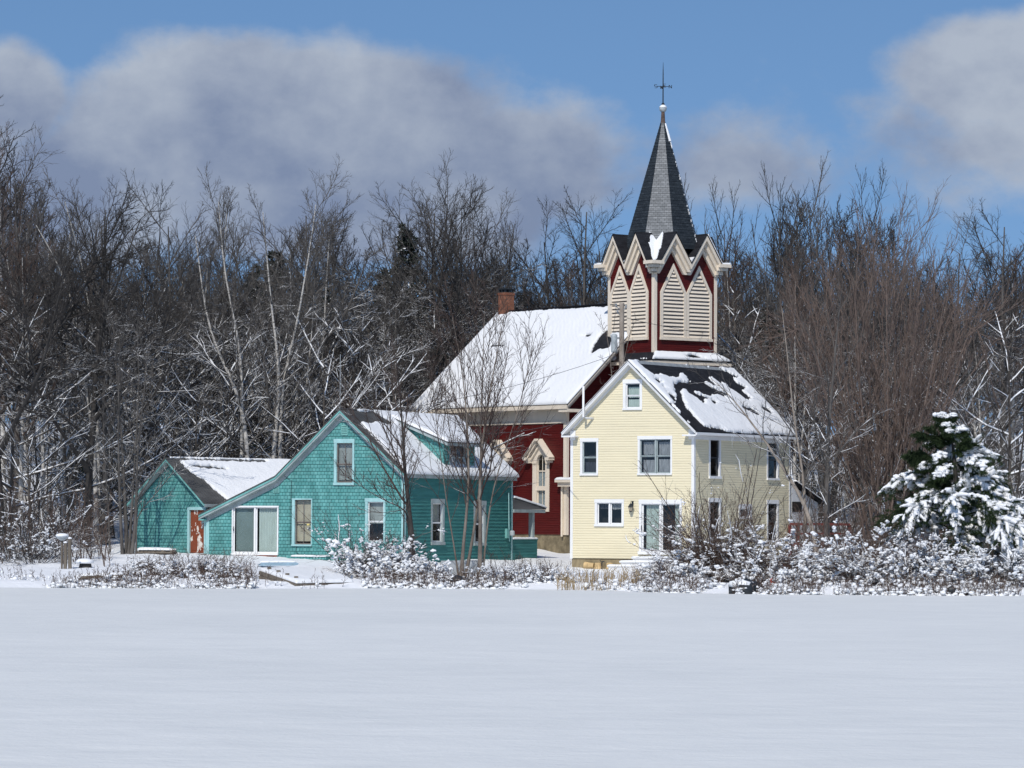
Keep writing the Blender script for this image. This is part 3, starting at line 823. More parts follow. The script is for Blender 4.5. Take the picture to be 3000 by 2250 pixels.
for (ua, ub) in segs:
    za, zb = ttop(ua) - .045, ttop(ub) - .045
    mb.prism([(ua, -ov, za), (ub, -ov, zb), (ub, tL + .3, zb), (ua, tL + .3, za)], (0, 0, -.2), 1)
    mb.prism([(ua, -ov - .03, za + .01), (ub, -ov - .03, zb + .01), (ub, -ov, zb + .01), (ua, -ov, za + .01)], (0, 0, -.11), 0)
    mb.prism([(ua, -.05, za - .2), (ub, -.05, zb - .2), (ub, 0, zb - .2), (ua, 0, za - .2)], (0, 0, -.22), 1)
zr = ttop(eu) - .24; mb.box(PF(), eu, -tW + .02, zr - .05, zr + .02, 0, ov + .02)
mb.build('eaves', ['teal trim', 'grey trim'], th_, zs)
paint('roof metal', (.085, .085, .083), .4, 2, .55, (1, .3, 1))
mb = MB()
for (ua, ub) in segs:
    za, zb = ttop(ua), ttop(ub)
    mb.prism([(ua, -ov - .05, za), (ub, -ov - .05, zb), (ub, tL + .32, zb), (ua, tL + .32, za)], (0, 0, -.045))
    n = int((tL + .7) / .19)
    for i in range(n):
        v0 = -ov - .04 + i * .19
        mb.prism([(ua, v0, za), (ub, v0, zb), (ub, v0 + .05, zb), (ua, v0 + .05, za)], (0, 0, .022))
mb.tube([(au, -ov - .05, az_ + .02), (au, tL + .32, az_ + .02)], .045, 6)
troof = mb.build('roof', 'roof metal', th_, zs)
rf, rb, eb, ef = (au, -ov - .05, az_ + .02), (au, tL + .32, az_ + .02), (ru + .1, tL + .32, ttop(ru + .1) + .02), (ru + .1, -ov - .05, ttop(ru + .1) + .02)
zm2 = (900, 1150, .3617)
bare = [[(240, 120), (300, 132), (380, 140), (480, 172), (540, 160), (600, 200), (690, 250), (640, 262), (560, 240), (480, 250), (420, 240), (520, 350), (640, 480), (740, 580), (800, 650), (760, 690), (600, 500), (420, 300), (240, 150)],
        [(300, 132), (360, 180), (420, 215), (460, 240), (400, 240), (300, 160)]]
bare = [on_roof(T, rf, rb, ef, zm2, p_) for p_ in bare]
put_snow('snow', snow_sheet(rf, rb, eb, ef, .15, .06, bare, .05, 0, 21), troof, zs)
bare2 = [[(0, -1), (0, 20), (.25, 20), (.35, -1)]]
# left slopes: snow stops short of the front edge
for (ua, ub, sd_n) in ((au, bu, 22), (bu, eu, 23)):
    za, zb = ttop(ua) + .02, ttop(ub) + .02
    put_snow('snow', snow_sheet((ua, tL + .3, za), (ua, .5, za), (ub, .5, zb), (ub, tL + .3, zb), .09, .14, [], .05, .02, sd_n), troof, zs)
# dormer
fz_top = T.front(1600, 1280)[1]
du = -.15                                             # dormer face plane
v0, _ = T.side(1301, 1330, du); v1, _ = T.side(1390, 1330, du)
zt = T.side(1301, 1294, du)[1]; zt2 = T.side(1390, 1297, du)[1]; zt = .5 * (zt + zt2)
ur = au + .5; zr0 = ttop(ur) + .18                       # where the dormer roof leaves the main roof
dp = (zr0 - zt - .12) / (du - ur)
dtop = lambda u: zr0 - dp * (u - ur)
dw = rect(lambda x, y: T.side(x, y, du), 1318, 1362, 1302, 1378)
mb = MB(); wall(mb, PS(du), lambda z: v0, lambda z: v1, ttop(du) - .3, dtop(du) - .1, .165, .02, [dw], 0)
for v_ in (v0, v1):
    nrow = 14; q = [(ur, v_, dtop(ur) - .1), (du, v_, dtop(du) - .1), (du, v_, ttop(du) - .3), (ur, v_, ttop(ur) - .1)]
    mb.face(q, 0, [(p_[0], p_[2]) for p_ in q])
dor = mb.build('dormer', 'teal shingles', th_, zs)
mb = MB(); ue_ = du + .35; va, vb_ = v0 - .3, v1 + .35
mb.prism([(ur - .1, va, dtop(ur - .1)), (ue_, va, dtop(ue_)), (ue_, vb_, dtop(ue_)), (ur - .1, vb_, dtop(ur - .1))], (0, 0, -.05), 0)
mb.prism([(ur, va + .03, dtop(ur) - .05), (ue_ - .03, va + .03, dtop(ue_) - .05), (ue_ - .03, vb_ - .03, dtop(ue_) - .05), (ur, vb_ - .03, dtop(ur) - .05)], (0, 0, -.14), 1)
drf = mb.build('dormer_roof', ['roof metal', 'grey trim'], dor, zs)
rf2, rb2, eb2, ef2 = (ur - .1, va, dtop(ur - .1)), (ur - .1, vb_, dtop(ur - .1)), (ue_, vb_, dtop(ue_)), (ue_, va, dtop(ue_))
bare = [on_roof(T, rf2, rb2, ef2, zm2, [(980, 195), (1200, 200), (1200, 220), (1000, 210)])]
put_snow('dormer_snow', snow_sheet(rf2, rb2, eb2, ef2, .14, .06, bare, .04, 0, 25), dor, zs)
window(th_, zs, PS(du), dw, T4(.1, .1, .1, .08), 'grey trim', 'grey trim', .5 * (dw[2] + dw[3]), muntin=(.5,), label='dark window in the dormer face')
pt = 'pale teal casing'
window(th_, zs, PF(), tf['attic'], T4(.15, .1, .2, .12), pt, 'sill wood', T.front(1010, 1360)[1], muntin=(.5,), curtains=[(.0, 1, .06, 1, 'blind grey', 0)], label='tall upper window with grey blinds in pale teal casing')
window(th_, zs, PF(), tf['right'], T4(.14, .1, .17, .1), pt, wt, T.front(1100, 1528)[1], curtains=[(.0, 1, .45, 1, 'blind grey', 0)], label='white-sashed window half hidden by twigs')
dd = window(th_, zs, PF(), tf['door'], T4(.15, .05, .06, .08), pt, 'sill wood', T.front(888, 1530)[1], muntin=(.5,), curtains=[(.0, 1, .07, 1, 'blind tan', 0)], name='window', label='tall narrow window with tan blinds')
mb = MB(); hx, hz = T.front(904, 1537); mb.lathe((hx, -.03, hz - .04), [(.0, 0), (.06, .0), (.08, .04), (.06, .08), (0, .08)], 10); mb.build('brass_ornament', 'brass', dd, zs)
ds = window(th_, zs, PF(), tf['slide'], T4(.06, .06, .07, .08), wt, wt, mull=(T.front(747, 1550)[0],), curtains=[(.03, .47, .02, .98, 'screen grey', 0), (.55, .98, .02, .98, 'curtain pale', 8)], name='sliding_door', sash_w=.06)
mb = MB(); hx, hz = T.front(685, 1549); mb.tube([(hx, -.03, hz - .1), (hx, -.07, hz), (hx, -.03, hz + .1)], .02, 6); mb.build('handle', 'dark metal', ds, zs)
window(th_, zs, PS(), tsd['a'], T4(.16, .2, .22, .14), 'grey trim', wt, .5 * (tsd['a'][2] + tsd['a'][3]), curtains=[(0, 1, .5, 1, 'blind grey', 0)])
window(th_, zs, PS(), tsd['b'], T4(.16, .2, .22, .14), 'grey trim', wt, .5 * (tsd['b'][2] + tsd['b'][3]), curtains=[(0, 1, .6, 1, 'blind grey', 0)])
for r_ in ((1000, 1020, 1243, 1275), (801, 819, 1425, 1445)):
    q = rect(T.front, *r_); mb = MB(); P_ = PF()
    for a0, a1, b0, b1 in ((q[0], q[0] + .04, q[2], q[3]), (q[1] - .04, q[1], q[2], q[3])): mb.box(P_, a0, a1, b0, b1, 0, .05)
    n = 6
    for i in range(n):
        z_ = q[2] + (q[3] - q[2]) * i / n; dz2 = (q[3] - q[2]) / n
        mb.prism([P_(q[0] + .04, z_, .05), P_(q[1] - .04, z_, .05), P_(q[1] - .04, z_ + dz2 * .7, .022), P_(q[0] + .04, z_ + dz2 * .7, .022)], (0, .006, 0))
    mb.build('gable_vent', 'teal trim', th_, zs)
# wooden sill under the slider, cable runs, meter, antenna
q = rect(T.front, 683, 812, 1624, 1637); mb = MB(); mb.box(PF(), q[0], q[1], q[2], q[3], 0, .06); mb.build('door_sill', 'rusty metal', th_, zs)
mb = MB(); pts = [T.front(*p_) for p_ in ((828, 1390), (845, 1402), (855, 1408), (854, 1450), (853, 1596), (870, 1602), (868, 1618), (882, 1626), (960, 1632))]
mb.tube([(u_, -.05, z_) for u_, z_ in pts], .012, 5); mb.build('cable', 'dark metal', th_, zs)
vv, zz = T.side(1487, 1562); mb = MB(); mb.box(PS(), vv - .35, vv - .12, zz - .25, zz + .22, .02, .14); mb.build('meter_box', 'teal trim', th_, zs)
mb = MB(); mb.lathe((.2, vv + .1, zz - .13), [(.1, 0), (.13, .05), (.13, .2), (.09, .26)], 12); mt_ = mb.build('electric_meter', 'galvanised', th_, zs)
mb = MB(); mb.tube([(.1, vv - .1, zz + 2.0), (.1, vv - .05, zz + .3), (.1, vv, zz - .4)], .025, 6); mb.build('conduit', 'pale teal casing', th_, zs)
mb = MB(); mb.tube([(au, -ov, az_ - .3), (au, -ov, az_ + 2.6)], .018, 5); mb.build('antenna_mast', 'grey metal', th_, zs)
# low teal hatch along the front wall
q = rect(T.front, 868, 970, 1630, 1655); mb = MB(); mb.box(PF(), q[0], q[1], q[2] - .3, q[3], .03, .5); bh = mb.build('bulkhead', 'teal shingles', th_, zs)
V, F = snow_sheet((q[0], -.03, q[3]), (q[1], -.03, q[3]), (q[1], -.54, q[3] - .01), (q[0], -.54, q[3] - .01), .06, .05, [], .03, 0, 41); put_snow('snow', (V, F), bh, zs)
# back porch beyond the far corner
pv1 = T.side(1572, 1600)[0]; mb = MB()
zt, zb = T.side(1503, 1458)[1], T.side(1590, 1488)[1]; pv = T.side(1594, 1490)[0]
mb.prism([(.12, tL + .02, zt), (.12, pv, zb), (-3.5, pv, zb), (-3.5, tL + .02, zt)], (0, 0, -.08), 0)
mb.box(PS(), tL + .05, pv - .05, zb - .25, zb - .09, -.02, .1, 1)
pr_ = mb.build('porch_roof', ['roof metal', 'grey trim'], th_, zs)
put_snow('snow', snow_sheet((.14, tL + .05, zt), (-3.5, tL + .05, zt), (-3.5, pv + .03, zb), (.14, pv + .03, zb), .13, .08, [], .04, 0, 26), pr_, zs)
mb = MB(); pa = T.side(1559, 1540)[0]; mb.box(PS(), pa, pa + .24, T.side(1565, 1582)[1], zb - .2, -.2, .02); mb.build('porch_post', 'grey trim', th_, zs)
q = rect(T.side, 1501, 1573, 1583, 1625); mb = MB(); wall(mb, PS(), lambda z: q[0], lambda z: q[1], q[2] - .3, q[3], .15, .02)
mb.face([(0, q[1], q[2] - .3), (-2.5, q[1], q[2] - .3), (-2.5, q[1], q[3]), (0, q[1], q[3])]); mb.box(PS(), q[0], q[1] + .03, q[3], q[3] + .06, -.12, .05)
pw = mb.build('porch_parapet', 'teal clapboard', th_, zs)
put_snow('snow', snow_sheet((.06, q[0], q[3] + .06), (.06, q[1], q[3] + .06), (-.14, q[1], q[3] + .059), (-.14, q[0], q[3] + .059), .09, .05, [], .02, 0, 28), pw, zs)

# ------------------------------------------------------------------ teal shed at the left
S = Frame(399, 1616, 176, R(42))
sR = S.front(610, 1486, -.3); sA = S.front(486, 1341, -.3); sL_ = S.front(376, 1468, -.3)
ps = (sA[1] - sR[1]) / (sR[0] - sA[0]); sW = 2 * sA[0]; zb_ = S.front(450, 1618)[1]
sgz = g(S.o.x + 1.5, S.o.y)
sh = thing('teal_shed', 'low teal shingled garage with a peeling brown door left of the teal house', 'shed', (S.o.x, S.o.y, sgz), -S.phi)
zs = sgz; stop = lambda u: sA[1] - ps * abs(u - sA[0]); swl = lambda u: stop(u) - .28
sLen = 9.0
slo = lambda z: 0.0 if z <= swl(0) else min(sA[0], sA[0] - (swl(sA[0]) - z) / ps)
shi = lambda z: sW if z <= swl(sW) else max(sA[0], sA[0] + (swl(sA[0]) - z) / ps)
sd2 = rect(S.front, 556, 599, 1494, 1622)
mb = MB(); wall(mb, PF(), slo, shi, zb_, swl(sA[0]), .165, .02, [sd2])
mb.face([(sW, 0, zb_ - .8), (sW, sLen, zb_ - .8), (sW, sLen, swl(sW)), (sW, 0, swl(sW))]); mb.face([(0, sLen, zb_ - .8), (0, 0, zb_ - .8), (0, 0, swl(0)), (0, sLen, swl(0))])
mb.face([(0, sLen, zb_ - .8), (sW, sLen, zb_ - .8), (sW, sLen, swl(sW)), (sA[0], sLen, swl(sA[0])), (0, sLen, swl(0))])
mb.face([(0, .03, zb_ - .8), (sW, .03, zb_ - .8), (sW, .03, zb_), (0, .03, zb_)])
mb.build('wall', 'teal shingles', sh, zs)
mb = MB(); P_ = PF(); a0, a1, b0, b1 = sd2
mb.box(P_, a0 - .14, a0, b0, b1, -.1, .04); mb.box(P_, a1, a1 + .1, b0, b1, -.1, .04); mb.box(P_, a0 - .15, a1 + .11, b1, b1 + .14, -.1, .05)
df = mb.build('door_frame', 'pale teal casing', sh, zs)
mb = MB(); mb.box(P_, a0, a1, b0, b1, -.09, -.05)
for (f0, f1, h0, h1) in ((.15, .45, .08, .42), (.55, .85, .08, .42), (.15, .45, .5, .9), (.55, .85, .5, .9)):
    mb.box(P_, a0 + (a1 - a0) * f0, a0 + (a1 - a0) * f1, b0 + (b1 - b0) * h0, b0 + (b1 - b0) * h1, -.051, -.035)
do = mb.build('door', 'peeling door', sh, zs); do['label'] = 'brown door with peeling white paint'
mb = MB(); mb.box(P_, a0 - .2, a1 + .2, b0 - .18, b0, 0, .35); mb.build('door_step', 'weathered wood', sh, zs)
mb = MB(); mb2 = MB()
for sg in (-1, 1):
    ue = sA[0] + sg * (sW / 2 + .35); ze = stop(ue)
    mb.prism([(sA[0], -.3, sA[1] - .045), (ue, -.3, ze - .045), (ue, sLen + .3, ze - .045), (sA[0], sLen + .3, sA[1] - .045)], (0, 0, -.16), 1)
    mb.prism([(sA[0], -.33, sA[1] - .03), (ue, -.33, ze - .03), (ue, -.3, ze - .03), (sA[0], -.3, sA[1] - .03)], (0, 0, -.14), 0)
    mb2.prism([(sA[0], -.35, sA[1]), (ue, -.35, ze), (ue, sLen + .32, ze), (sA[0], sLen + .32, sA[1])], (0, 0, -.045))
    for i in range(int((sLen + .6) / .19)):
        v0 = -.34 + i * .19; mb2.prism([(sA[0], v0, sA[1]), (ue, v0, ze), (ue, v0 + .05, ze), (sA[0], v0 + .05, sA[1])], (0, 0, .022))
mb.build('eaves', ['teal trim', 'grey trim'], sh, zs); srf = mb2.build('roof', 'roof metal', sh, zs)
ue = sA[0] + sW / 2 + .35
rf, rb, eb, ef = (sA[0], -.35, sA[1] + .02), (sA[0], sLen + .32, sA[1] + .02), (ue, sLen + .32, stop(ue) + .02), (ue, -.35, stop(ue) + .02)
zm3 = (350, 1150, .3617)
bare = [on_roof(S, rf, rb, ef, zm3, p_) for p_ in ([(340, 500), (410, 535), (470, 552), (560, 640), (690, 720), (760, 790), (860, 870), (740, 950), (560, 760), (380, 560)],
                                                  [(440, 536), (800, 548), (1180, 556), (1180, 568), (800, 560), (480, 550)], [(560, 592), (700, 603), (860, 622), (860, 630), (700, 618), (600, 606)])]
put_snow('snow', snow_sheet(rf, rb, eb, ef, .13, .06, bare, .05, 0, 51), srf, zs)
ue = sA[0] - sW / 2 - .35
put_snow('snow', snow_sheet((sA[0], sLen + .3, sA[1] + .02), (sA[0], .2, sA[1] + .02), (ue, .2, stop(ue) + .02), (ue, sLen + .3, stop(ue) + .02), .1, .12, [], .05, 0, 52), srf, zs)

# ------------------------------------------------------------------ red church
K = Frame(1659, 1578, 190, R(53))
kz = K.front(1659, 1578)[1]; kgz = g(K.o.x, K.o.y)
ch = thing('red_church', 'dark red clapboard church with cream trim, snowy roof and a tall slate steeple', 'church', (K.o.x, K.o.y, kgz), -K.phi)
zs = kgz
kx1, kz1 = K.front(1228, 1194, -.55)                    # far lower corner of the eave
ehx, ehz = K.front(1643, 1185, -.55)                     # near lower corner of the eave
kL = -K.front(1240, 1300)[0]
zw0 = K.front(1600, 1566)[1]
ze = .5 * (kz1 + ehz)
# ridge: half width from the far gable outline
ue0 = kx1
rd = [K.hit(1488, 914, (ue0, 0, 0), (1, 0, 0))][0]
vc = rd.y; zr = rd.z; kW = 2 * vc
kp = (zr - ze) / (vc + .55)
ktop = lambda v: zr - kp * abs(v - vc)
kwl = lambda v: ktop(v) - .3
zfr = K.front(1560, 1243)[1]                             # lower edge of the frieze
aw = []                                                  # side windows
P_ = PF()
wx = rect(K.front, 1573, 1599, 1331, 1490)
sp = K.front(1585, 1400)[0] - K.front(1465, 1400)[0]
zspring = K.front(1586, 1363)[1]; zmid = K.front(1586, 1424)[1]; zmid2 = K.front(1586, 1437)[1]; zcas = K.front(1590, 1499)[1]
wcx = .5 * (wx[0] + wx[1]); hw = .5 * (wx[1] - wx[0])
wins = [wcx - i * sp for i in range(4) if wcx - i * sp > -kL + 1]
ops = [(c - hw - .02, c + hw + .02, wx[2], wx[3] + .05) for c in wins]
mb = MB()
wall(mb, PF(), lambda z: -kL, lambda z: 0.0, zw0, zfr + .1, .125, .017, ops)
glo = lambda z: 0.0 if z <= kwl(0) else min(vc, vc - (kwl(vc) - z) / kp)
ghi = lambda z: kW if z <= kwl(kW) else max(vc, vc + (kwl(vc) - z) / kp)
wall(mb, PS(), glo, ghi, zw0, kwl(vc), .125, .017)
mb.face([(-kL, 0, zw0), (-kL, kW, zw0), (-kL, kW, kwl(kW)), (-kL, vc, kwl(vc)), (-kL, 0, kwl(0))])
mb.face([(-kL, kW, zw0), (0, kW, zw0), (0, kW, kwl(kW)), (-kL, kW, kwl(kW))])
mb.build('wall', 'red clapboard', ch, zs)
mb = MB(); mb.hexa([(u, v_, z) for v_ in (.03, kW - .03) for z in (zw0 - 2, zw0) for u in (-kL + .03, -.03)]); mb.build('foundation', 'stone foundation', ch, zs)
ct = 'cream trim'
cw = .42
for Pq, a0, a1 in ((PF(), -.24, .035), (PS(), .002, .13), (PF(), -kL - .03, -kL + .4)):
    mb = MB(); mb.box(Pq, a0, a1, zw0 - .02, kwl(0), -.01, .035); mb.build('corner_board', ct, ch, zs)
mb = MB(); mb.box(PF(), -kL, -.24, zfr, kwl(0) + .15, -.01, .04); mb.box(PF(), -kL, -.0, zfr + .02, zfr + .12, .04, .075)
mb.box(PF(), -kL - .1, .2, kwl(0) - .05, kwl(0) + .12, .04, .26); mb.build('frieze', ct, ch, zs)
mb = MB()
go = .75                                                 # gable overhang
for sg in (-1, 1):
    ve = vc + sg * (vc + .55); z2 = ktop(ve)
    mb.prism([(go, vc, zr - .05), (go, ve, z2 - .05), (-kL - .5, ve, z2 - .05), (-kL - .5, vc, zr - .05)], (0, 0, -.24))
    mb.prism([(go + .05, vc, zr - .03), (go + .05, ve, z2 - .03), (go, ve, z2 - .03), (go, vc, zr - .03)], (0, 0, -.14))
    vw = vc + sg * vc
    mb.prism([(.05, vc, kwl(vc)), (.05, vw, kwl(vw)), (0, vw, kwl(vw)), (0, vc, kwl(vc))], (0, 0, -.55))
    a_, b_ = sorted((ve, vc + sg * (vc - .85)))
    mb.box(PS(), a_, b_, z2 - .46, z2 - .30, -.02, go + .02)
mb.box(PF(), -kL - .5, go, ze - .3, ze + .0, .50, .60)
mb.build('eaves', ct, ch, zs)
mb = MB()
for sg in (-1, 1):
    ve = vc + sg * (vc + .6); z2 = ktop(ve); Ls = math.hypot(ve - vc, zr - z2)
    mb.prism([(go + .07, vc, zr), (go + .07, ve, z2), (-kL - .55, ve, z2), (-kL - .55, vc, zr)], (0, 0, -.05), 0, [(0, 0), (0, -Ls), (kL + 1, -Ls), (kL + 1, 0)])
mb.tube([(go + .07, vc, zr + .02), (-kL - .55, vc, zr + .02)], .07, 6)
krf = mb.build('roof', 'black shingles', ch, zs)
ve = -.6
rf, rb, eb, ef = (-kL - .55, vc, zr), (go + .07, vc, zr), (go + .07, ve, ktop(ve)), (-kL - .55, ve, ktop(ve))
zm4 = (1180, 800, .2893)
bare = [on_roof(K, rf, rb, ef, zm4, p_) for p_ in ([(2065, 590), (2110, 690), (2090, 760), (1990, 775), (1920, 825), (1955, 720), (2010, 640)], [(1820, 645), (1870, 632), (1912, 632), (1895, 650)],
                                                  [(905, 742), (960, 736), (1025, 737), (1025, 746), (905, 750)], [(1060, 380), (1100, 372), (2300, 310), (2300, 330), (1090, 398), (1055, 420)])]
put_snow('snow', snow_sheet(rf, rb, eb, ef, .13, .07, bare, .05, 0, 61, ripple=.016), krf, zs)
ve = kW + .6
put_snow('snow', snow_sheet((go, vc, zr), (-kL - .5, vc, zr), (-kL - .5, ve, ktop(ve)), (go, ve, ktop(ve)), .1, .16, [], .05, .1, 62), krf, zs)
# chimney
cx0, cz0 = K.front(1459, 900, vc - .5); cx1, _ = K.front(1507, 900, vc - .5); czt = K.front(1483, 852, vc - .5)[1]
cwid = (cx1 - cx0) * .62 / 1.0
cc = K.hit(1483, 880, (0, vc, 0), (0, 1, 0)); cu = cc.x; cs = .5 * 48 / FPX * 195 / (math.cos(K.phi) + math.sin(K.phi)); mb = MB()
cz1 = K.hit(1483, 851, (0, vc, 0), (0, 1, 0)).z
mb.hexa([(cu + a_, vc + b_, z_) for b_ in (-cs, cs) for z_ in (zr - 1.2, cz1 - .28) for a_ in (-cs, cs)])
mb.hexa([(cu + a_, vc + b_, z_) for b_ in (-cs - .03, cs + .03) for z_ in (cz1 - .28, cz1 - .13) for a_ in (-cs - .03, cs + .03)])
chm = mb.build('chimney', 'chimney brick', ch, zs)
mb = MB()
for a_ in (-cs + .06, 0, cs - .06):
    for b_ in (-cs + .06, 0, cs - .06):
        if a_ or b_: mb.hexa([(cu + a_ + p_, vc + b_ + q_, z_) for q_ in (-.05, .05) for z_ in (cz1 - .13, cz1 + .04) for p_ in (-.05, .05)])
mb.hexa([(cu + a_, vc + b_, z_) for b_ in (-cs - .05, cs + .05) for z_ in (cz1 + .04, cz1 + .10) for a_ in (-cs - .05, cs + .05)]); mb.build('chimney_cap', 'dark metal', chm, zs)


def arch(a0, a1, z0, zs_, z1, n=9):
    """pointed arch outline, from lower left, counter-clockwise"""
    c = .5 * (a0 + a1); pts = [(a0, z0), (a1, z0), (a1, zs_)]
    for i in range(1, n): f = i / n; pts.append((a1 - (a1 - c) * (1 - math.cos(f * math.pi / 2)) , zs_ + (z1 - zs_) * math.sin(f * math.pi / 2) ** .85 * 1.0))
    pts.append((c, z1))
    for i in range(n - 1, 0, -1): f = i / n; pts.append((a0 + (c - a0) * (1 - math.cos(f * math.pi / 2)), zs_ + (z1 - zs_) * math.sin(f * math.pi / 2) ** .85))
    pts.append((a0, zs_)); return pts


for c in wins:
    f = MB(); P_ = PF(); a0, a1 = c - hw, c + hw; cas = hw + .34
    # casing sides and foot, hood over the top
    f.box(P_, c - cas, a0, zcas, zspring + .1, -.12, .05); f.box(P_, a1, c + cas, zcas, zspring + .1, -.12, .05)
    f.box(P_, a0, a1, zcas, wx[2], -.12, .06); f.box(P_, a0, a1, zmid - .01, zmid2 + .0, -.1, .03) if zmid < zmid2 else f.box(P_, a0, a1, zmid2, zmid, -.1, .03)
    # spandrel: fill between the arch and the hood
    zk = K.front(1586, 1340)[1]; zap = K.front(1578, 1286)[1]; zi = zap - .28
    outer = [(c + cas, zspring + .1), (c + cas + .1, zk - .12), (c, zi), (c - cas - .1, zk - .12), (c - cas, zspring + .1), (a0, zspring + .1)]
    ar = arch(a0, a1, zspring + .0, zspring, wx[3]); top = [p_ for p_ in ar if p_[1] >= zspring - 1e-6][1:]
    right = [p_ for p_ in top if p_[0] >= c - 1e-6]; left = [p_ for p_ in top if p_[0] <= c + 1e-6]
    pr = [(c + cas, zspring), (c + cas + .08, zk - .12), (c, zi)] + [right[-1]] + right[::-1][1:]
    plf = [(c - cas, zspring), (c - cas - .08, zk - .12), (c, zi)] + [left[0]] + left[1:]
    for poly in (pr, plf): f.prism([P_(x, z, .05) for x, z in poly], K.I @ (K.M @ Vector((0, .17, 0))))
    wn = f.build('window', ct, ch, zs)
    h = MB(); hl = c - cas - .42; hr = c + cas + .42
    for sg in (-1, 1):
        xe = c + sg * (cas + .42); xi = c + sg * .10
        # sloping hood board, stepped moulding below it
        h.prism([(xi, -.0, zap), (xe, -.0, zk), (xe, -.42, zk), (xi, -.42, zap)], (0, 0, -.10))
        h.prism([(xi, -.0, zap - .10), (c + sg * (cas + .30), 0, zk - .05), (c + sg * (cas + .30), -.30, zk - .05), (xi, -.30, zap - .10)], (0, 0, -.16))
        h.prism([(c, -.0, zap - .24), (c + sg * (cas + .16), 0, zk - .14), (c + sg * (cas + .16), -.16, zk - .14), (c, -.16, zap - .24)], (0, 0, -.14))
        a_, b_ = sorted((c + sg * (cas + .06), c + sg * (cas + .42)))
        h.box(P_, a_, b_, zk - .16, zk - .0, .0, .40); h.box(P_, a_ if sg < 0 else a_, b_ - .12 if sg > 0 else b_, zk - .30, zk - .16, .0, .26)
    h.box(P_, c - .11, c + .11, zap - .12, zap + .005, 0, .43)
    h.build('window_hood', ct, wn, zs)
    s = MB()
    for x_ in (c - .018, ): s.box(P_, x_, x_ + .036, wx[2], wx[3] - .03, -.10, -.07)
    zq = K.front(1586, 1380)[1]
    s.box(P_, a0, a1, zq - .03, zq + .03, -.10, -.065); s.box(P_, a0, a0 + .05, wx[2], zspring, -.10, -.065); s.box(P_, a1 - .05, a1, wx[2], zspring, -.10, -.065); s.box(P_, a0, a1, wx[2], wx[2] + .05, -.10, -.065)
    s.build('sash', ct, wn, zs)
    p_ = MB(); p_.face([P_(x, z, -.085) for x, z in arch(a0, a1, wx[2], zspring, wx[3])]); p_.build('pane', 'glass pane', wn, zs)
    p_ = MB(); p_.box(P_, a0 - .01, a1 + .01, wx[2], zq, -.16, -.13); p_.build('blind', 'church pane', wn, zs)
    p_ = MB(); q = arch(a0 - .02, a1 + .02, wx[2] - .02, zspring, wx[3] + .02)
    for i in range(len(q)):
        (x_, y_), (x2, y2) = q[i], q[(i + 1) % len(q)]; p_.face([P_(x_, y_, -.12), P_(x2, y2, -.12), P_(x2, y2, -.5), P_(x_, y_, -.5)])
    p_.face([P_(x, z, -.5) for x, z in q]); p_.build('interior', 'interior', wn, zs)

# entry hood on the gable side and the downspout at the corner
hz = K.side(1668, 1410)[1]; mb = MB()
h0, h1 = .3, 2.0
mb.box(PF(), -.32, 2.2, hz - .28, hz - .06, .0, .35); mb.box(PF(), -.42, 2.4, hz - .06, hz + .06, .0, .48)
eh = mb.build('entry_hood', ct, ch, zs)
put_snow('snow', snow_sheet((-.42, .0, hz + .09), (2.4, .0, hz + .09), (2.4, -.48, hz + .07), (-.42, -.48, hz + .07), .12, .06, [], .04, 0, 66), eh, zs)
mb = MB(); dxp = K.front(1646, 1500, -.1)[0]; mb.tube([(dxp, -.1, hz - .2), (dxp, -.1, zw0 - .1)], .06, 8); mb.build('downspout', ct, ch, zs)

# ------------------------------------------------------------------ steeple
# place the tower by its near corner, centred on the ridge line
tw = 4.1
r_ = K.hit(1916, 1030, (0, vc - tw / 2, 0), (0, 1, 0)); ut = r_.x; zt0 = r_.z; vt = vc - tw / 2
TF = lambda px, py: K.front(px, py, vt)                  # left face of the tower
TS = lambda px, py: K.side(px, py, ut)                   # right face
tw_u = ut - TF(1783, 950)[0]; tw_v = TS(2098, 950)[0] - vt
tc_u, tc_v = ut - tw_u / 2, vt + tw_v / 2
ztop = .5 * (TF(1830, 795)[1] + TS(2010, 797)[1])        # top of the red wall below the gables
zap = .5 * (TF(1832, 692)[1] + TS(2020, 692)[1])         # gable peaks
stp = MB()
PFt, PSt = PF(vt), PS(ut)
PBt = lambda a, z, o: (a, vt + tw_v + o, z); PLt = lambda a, z, o: (ut - tw_u - o, a, z)
z_low = zt0 - .15
# louvred openings, (low, shoulder, peak) heights
lfz = dict(F=[(1790, 1846, 1820, 861, 778), (1846, 1901, 1873, 857, 773)], S=[(1933, 2008, 1973, 857, 772), (2009, 2083, 2046, 862, 779)])
zl0 = .5 * (TF(1850, 990)[1] + TS(2010, 991)[1])
lou = []
for key, P_, fn in (('F', PFt, TF), ('S', PSt, TS)):
    for x0, x1, xa, ysh, yap in lfz[key]:
        a0, a1 = fn(x0, 900)[0], fn(x1, 900)[0]; lou.append((key, P_, a0, a1, zl0, fn(.5 * (x0 + x1), ysh)[1], fn(xa, yap)[1]))
ga = {}
for key, P_, b0, b1 in (('F', PFt, ut - tw_u, ut), ('S', PSt, vt, vt + tw_v), ('B', PBt, ut - tw_u, ut), ('L', PLt, vt, vt + tw_v)):
    ga[key] = (P_, b0, b1)
    wall(stp, P_, lambda z: b0, lambda z: b1, z_low, ztop + .02, .115, .016)
    wd = (b1 - b0) / 2
    for i in range(2):                                   # red gable fields above the wall top
        q0, q1 = b0 + i * wd, b0 + (i + 1) * wd; mid = .5 * (q0 + q1); sl = (zap - ztop) / (wd / 2)
        wall(stp, P_, lambda z: q0 + (z - ztop) / sl, lambda z: q1 - (z - ztop) / sl, ztop + .02, zap - .05, .115, .016)
tower = stp.build('tower', 'red clapboard', ch, zs)
